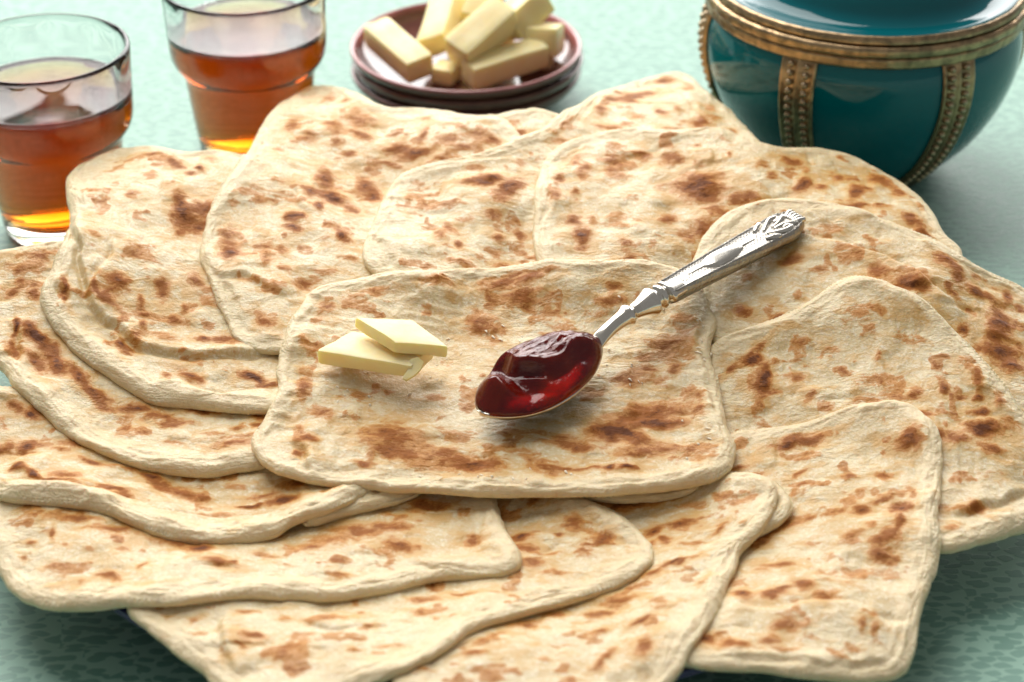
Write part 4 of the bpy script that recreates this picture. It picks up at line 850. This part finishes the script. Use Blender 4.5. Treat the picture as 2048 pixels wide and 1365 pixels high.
# ------------------------------------------------------------------ teal pot and its lid
pc = pix(1697, 324, 0.0); pc[2] = 0.0005
pot = empty("ceramic_pot", pc); props(pot, "round teal glazed pot with brass rim and beaded brass straps", "pot")
b_ctrl = [(.0, .0012), (.023, .0012), (.0252, 0.0), (.0275, .0004), (.0295, .0030), (.0365, .0095), (.0445, .0190), (.0505, .0300), (.0541, .0410), (.0550, .0500), (.0542, .0570), (.0520, .0630)]
bp = smooth_profile(b_ctrl, 6)
inn_ = [(.0520, .0630), (.0497, .0630), (.0492, .0600), (.0510, .0500), (.0450, .0260), (.03, .0110), (.0, .0060)]
v, f = lathe([tuple(q) for q in bp] + inn_[1:], 160)
obj("body", v, f, M_TEAL, parent=pot)
def ring(name, prof, mat, parent, wob=0.0):
    P = smooth_profile(prof, 4, closed=True); P = np.vstack([P, P[:1]])
    v, f = lathe([tuple(q) for q in P], 200, (lambda r, z, a, i: r + wob * math.sin(37 * a + 3 * math.sin(5 * a))) if wob else None)
    return obj(name, v, f, mat, parent=parent)
ring("rim_band", [(.0516, .0598), (.0545, .0600), (.0550, .0618), (.0547, .0637), (.0516, .0640)], M_BRASS, pot, .00012)
ring("rim_band", [(.0516, .0642), (.0552, .0641), (.0560, .0656), (.0558, .0672), (.0545, .0680), (.0516, .0680)], M_BRASS, pot, .00015)
rp, zp = bp[:, 0], bp[:, 1]
zi = np.linspace(.0030, .0608, 64)
i0 = int(np.argmin(np.abs(zp - .0028)))
ri = np.interp(zi, zp[i0:], rp[i0:])
pn = np.stack([ri, zi], 1); tg = np.gradient(pn, axis=0); tg /= np.linalg.norm(tg, axis=1, keepdims=True); nr = np.stack([tg[:, 1], -tg[:, 0]], 1)
bs, bfc = [], []
bmx = bmesh.new(); bmesh.ops.create_icosphere(bmx, subdivisions=2, radius=1.0); bead_me = bpy.data.meshes.new("bead"); bmx.to_mesh(bead_me); bmx.free()
bead_me.polygons.foreach_set("use_smooth", [True] * len(bead_me.polygons)); bead_me.materials.append(M_BRASS2)
base_ang = -math.pi / 2
for si in range(6):
    ang = base_ang + math.radians((-89, -31, 26, 88, 148, 208)[si])
    er = np.array([math.cos(ang), math.sin(ang), 0]); et = np.array([-math.sin(ang), math.cos(ang), 0])
    hw = .0062
    lat = [(-1.0, .0003), (-.97, .0013), (-.86, .0014), (-.80, .0009), (-.12, .0009), (-.06, .0014), (.06, .0014), (.12, .0009), (.80, .0009), (.86, .0014), (.97, .0013), (1.0, .0003)]
    v, f = [], []
    for i in range(len(zi)):
        wsc = hw * (1 - 0.12 * (1 - i / len(zi)))
        for (s, off) in lat:
            th_ = s * wsc / ri[i]
            e = er * math.cos(th_) + et * math.sin(th_)
            v.append(e * (pn[i, 0] + nr[i, 0] * off) + np.array([0, 0, pn[i, 1] + nr[i, 1] * off]))
    nl = len(lat)
    for i in range(len(zi) - 1):
        for j in range(nl - 1): f.append((i * nl + j, i * nl + j + 1, (i + 1) * nl + j + 1, (i + 1) * nl + j))
    stp = obj("strap", v, f, M_BRASS, parent=pot)
    if si > 2: continue
    L = np.concatenate([[0], np.cumsum(np.linalg.norm(np.diff(pn, axis=0), axis=1))])
    for s in (-.46, .46):
        for l in np.arange(L[-1] - .003, .008, -.0030):
            rr = np.interp(l, L, pn[:, 0]); zz = np.interp(l, L, pn[:, 1]); n0_ = np.interp(l, L, nr[:, 0]); n1_ = np.interp(l, L, nr[:, 1])
            th_ = s * hw * .95 / rr; e = er * math.cos(th_) + et * math.sin(th_)
            bo = bpy.data.objects.new("bead", bead_me); COL.objects.link(bo); bo.parent = stp
            bo.location = e * (rr + n0_ * .0009) + np.array([0, 0, zz + n1_ * .0009]); bo.scale = (.00125, .00125, .00125)

lid = empty("pot_lid", pc + np.array([0, 0, .0680])); props(lid, "domed teal glazed lid sitting inside the brass rim of the pot", "lid")
lp = smooth_profile([(.0, -.004), (.046, -.004), (.0480, .0006), (.0515, .0008), (.0524, .0020), (.0512, .0028), (.0485, .0026), (.0455, .0030), (.0425, .0052), (.0405, .0095), (.0375, .0155), (.0320, .0215), (.0235, .0258), (.0130, .0282), (.0070, .0290), (.0050, .0308), (.0055, .0338), (.0085, .0378), (.0095, .0418), (.0070, .0458), (.0, .0472)], 5)
v, f = lathe([tuple(q) for q in lp], 160); obj("lid_body", v, f, M_TEAL, parent=lid)
ring("lid_band", [(.0500, .0003), (.0541, .0003), (.0546, .0012), (.0541, .0026), (.0533, .0031), (.0526, .0026)], M_BRASS, lid, .0001)
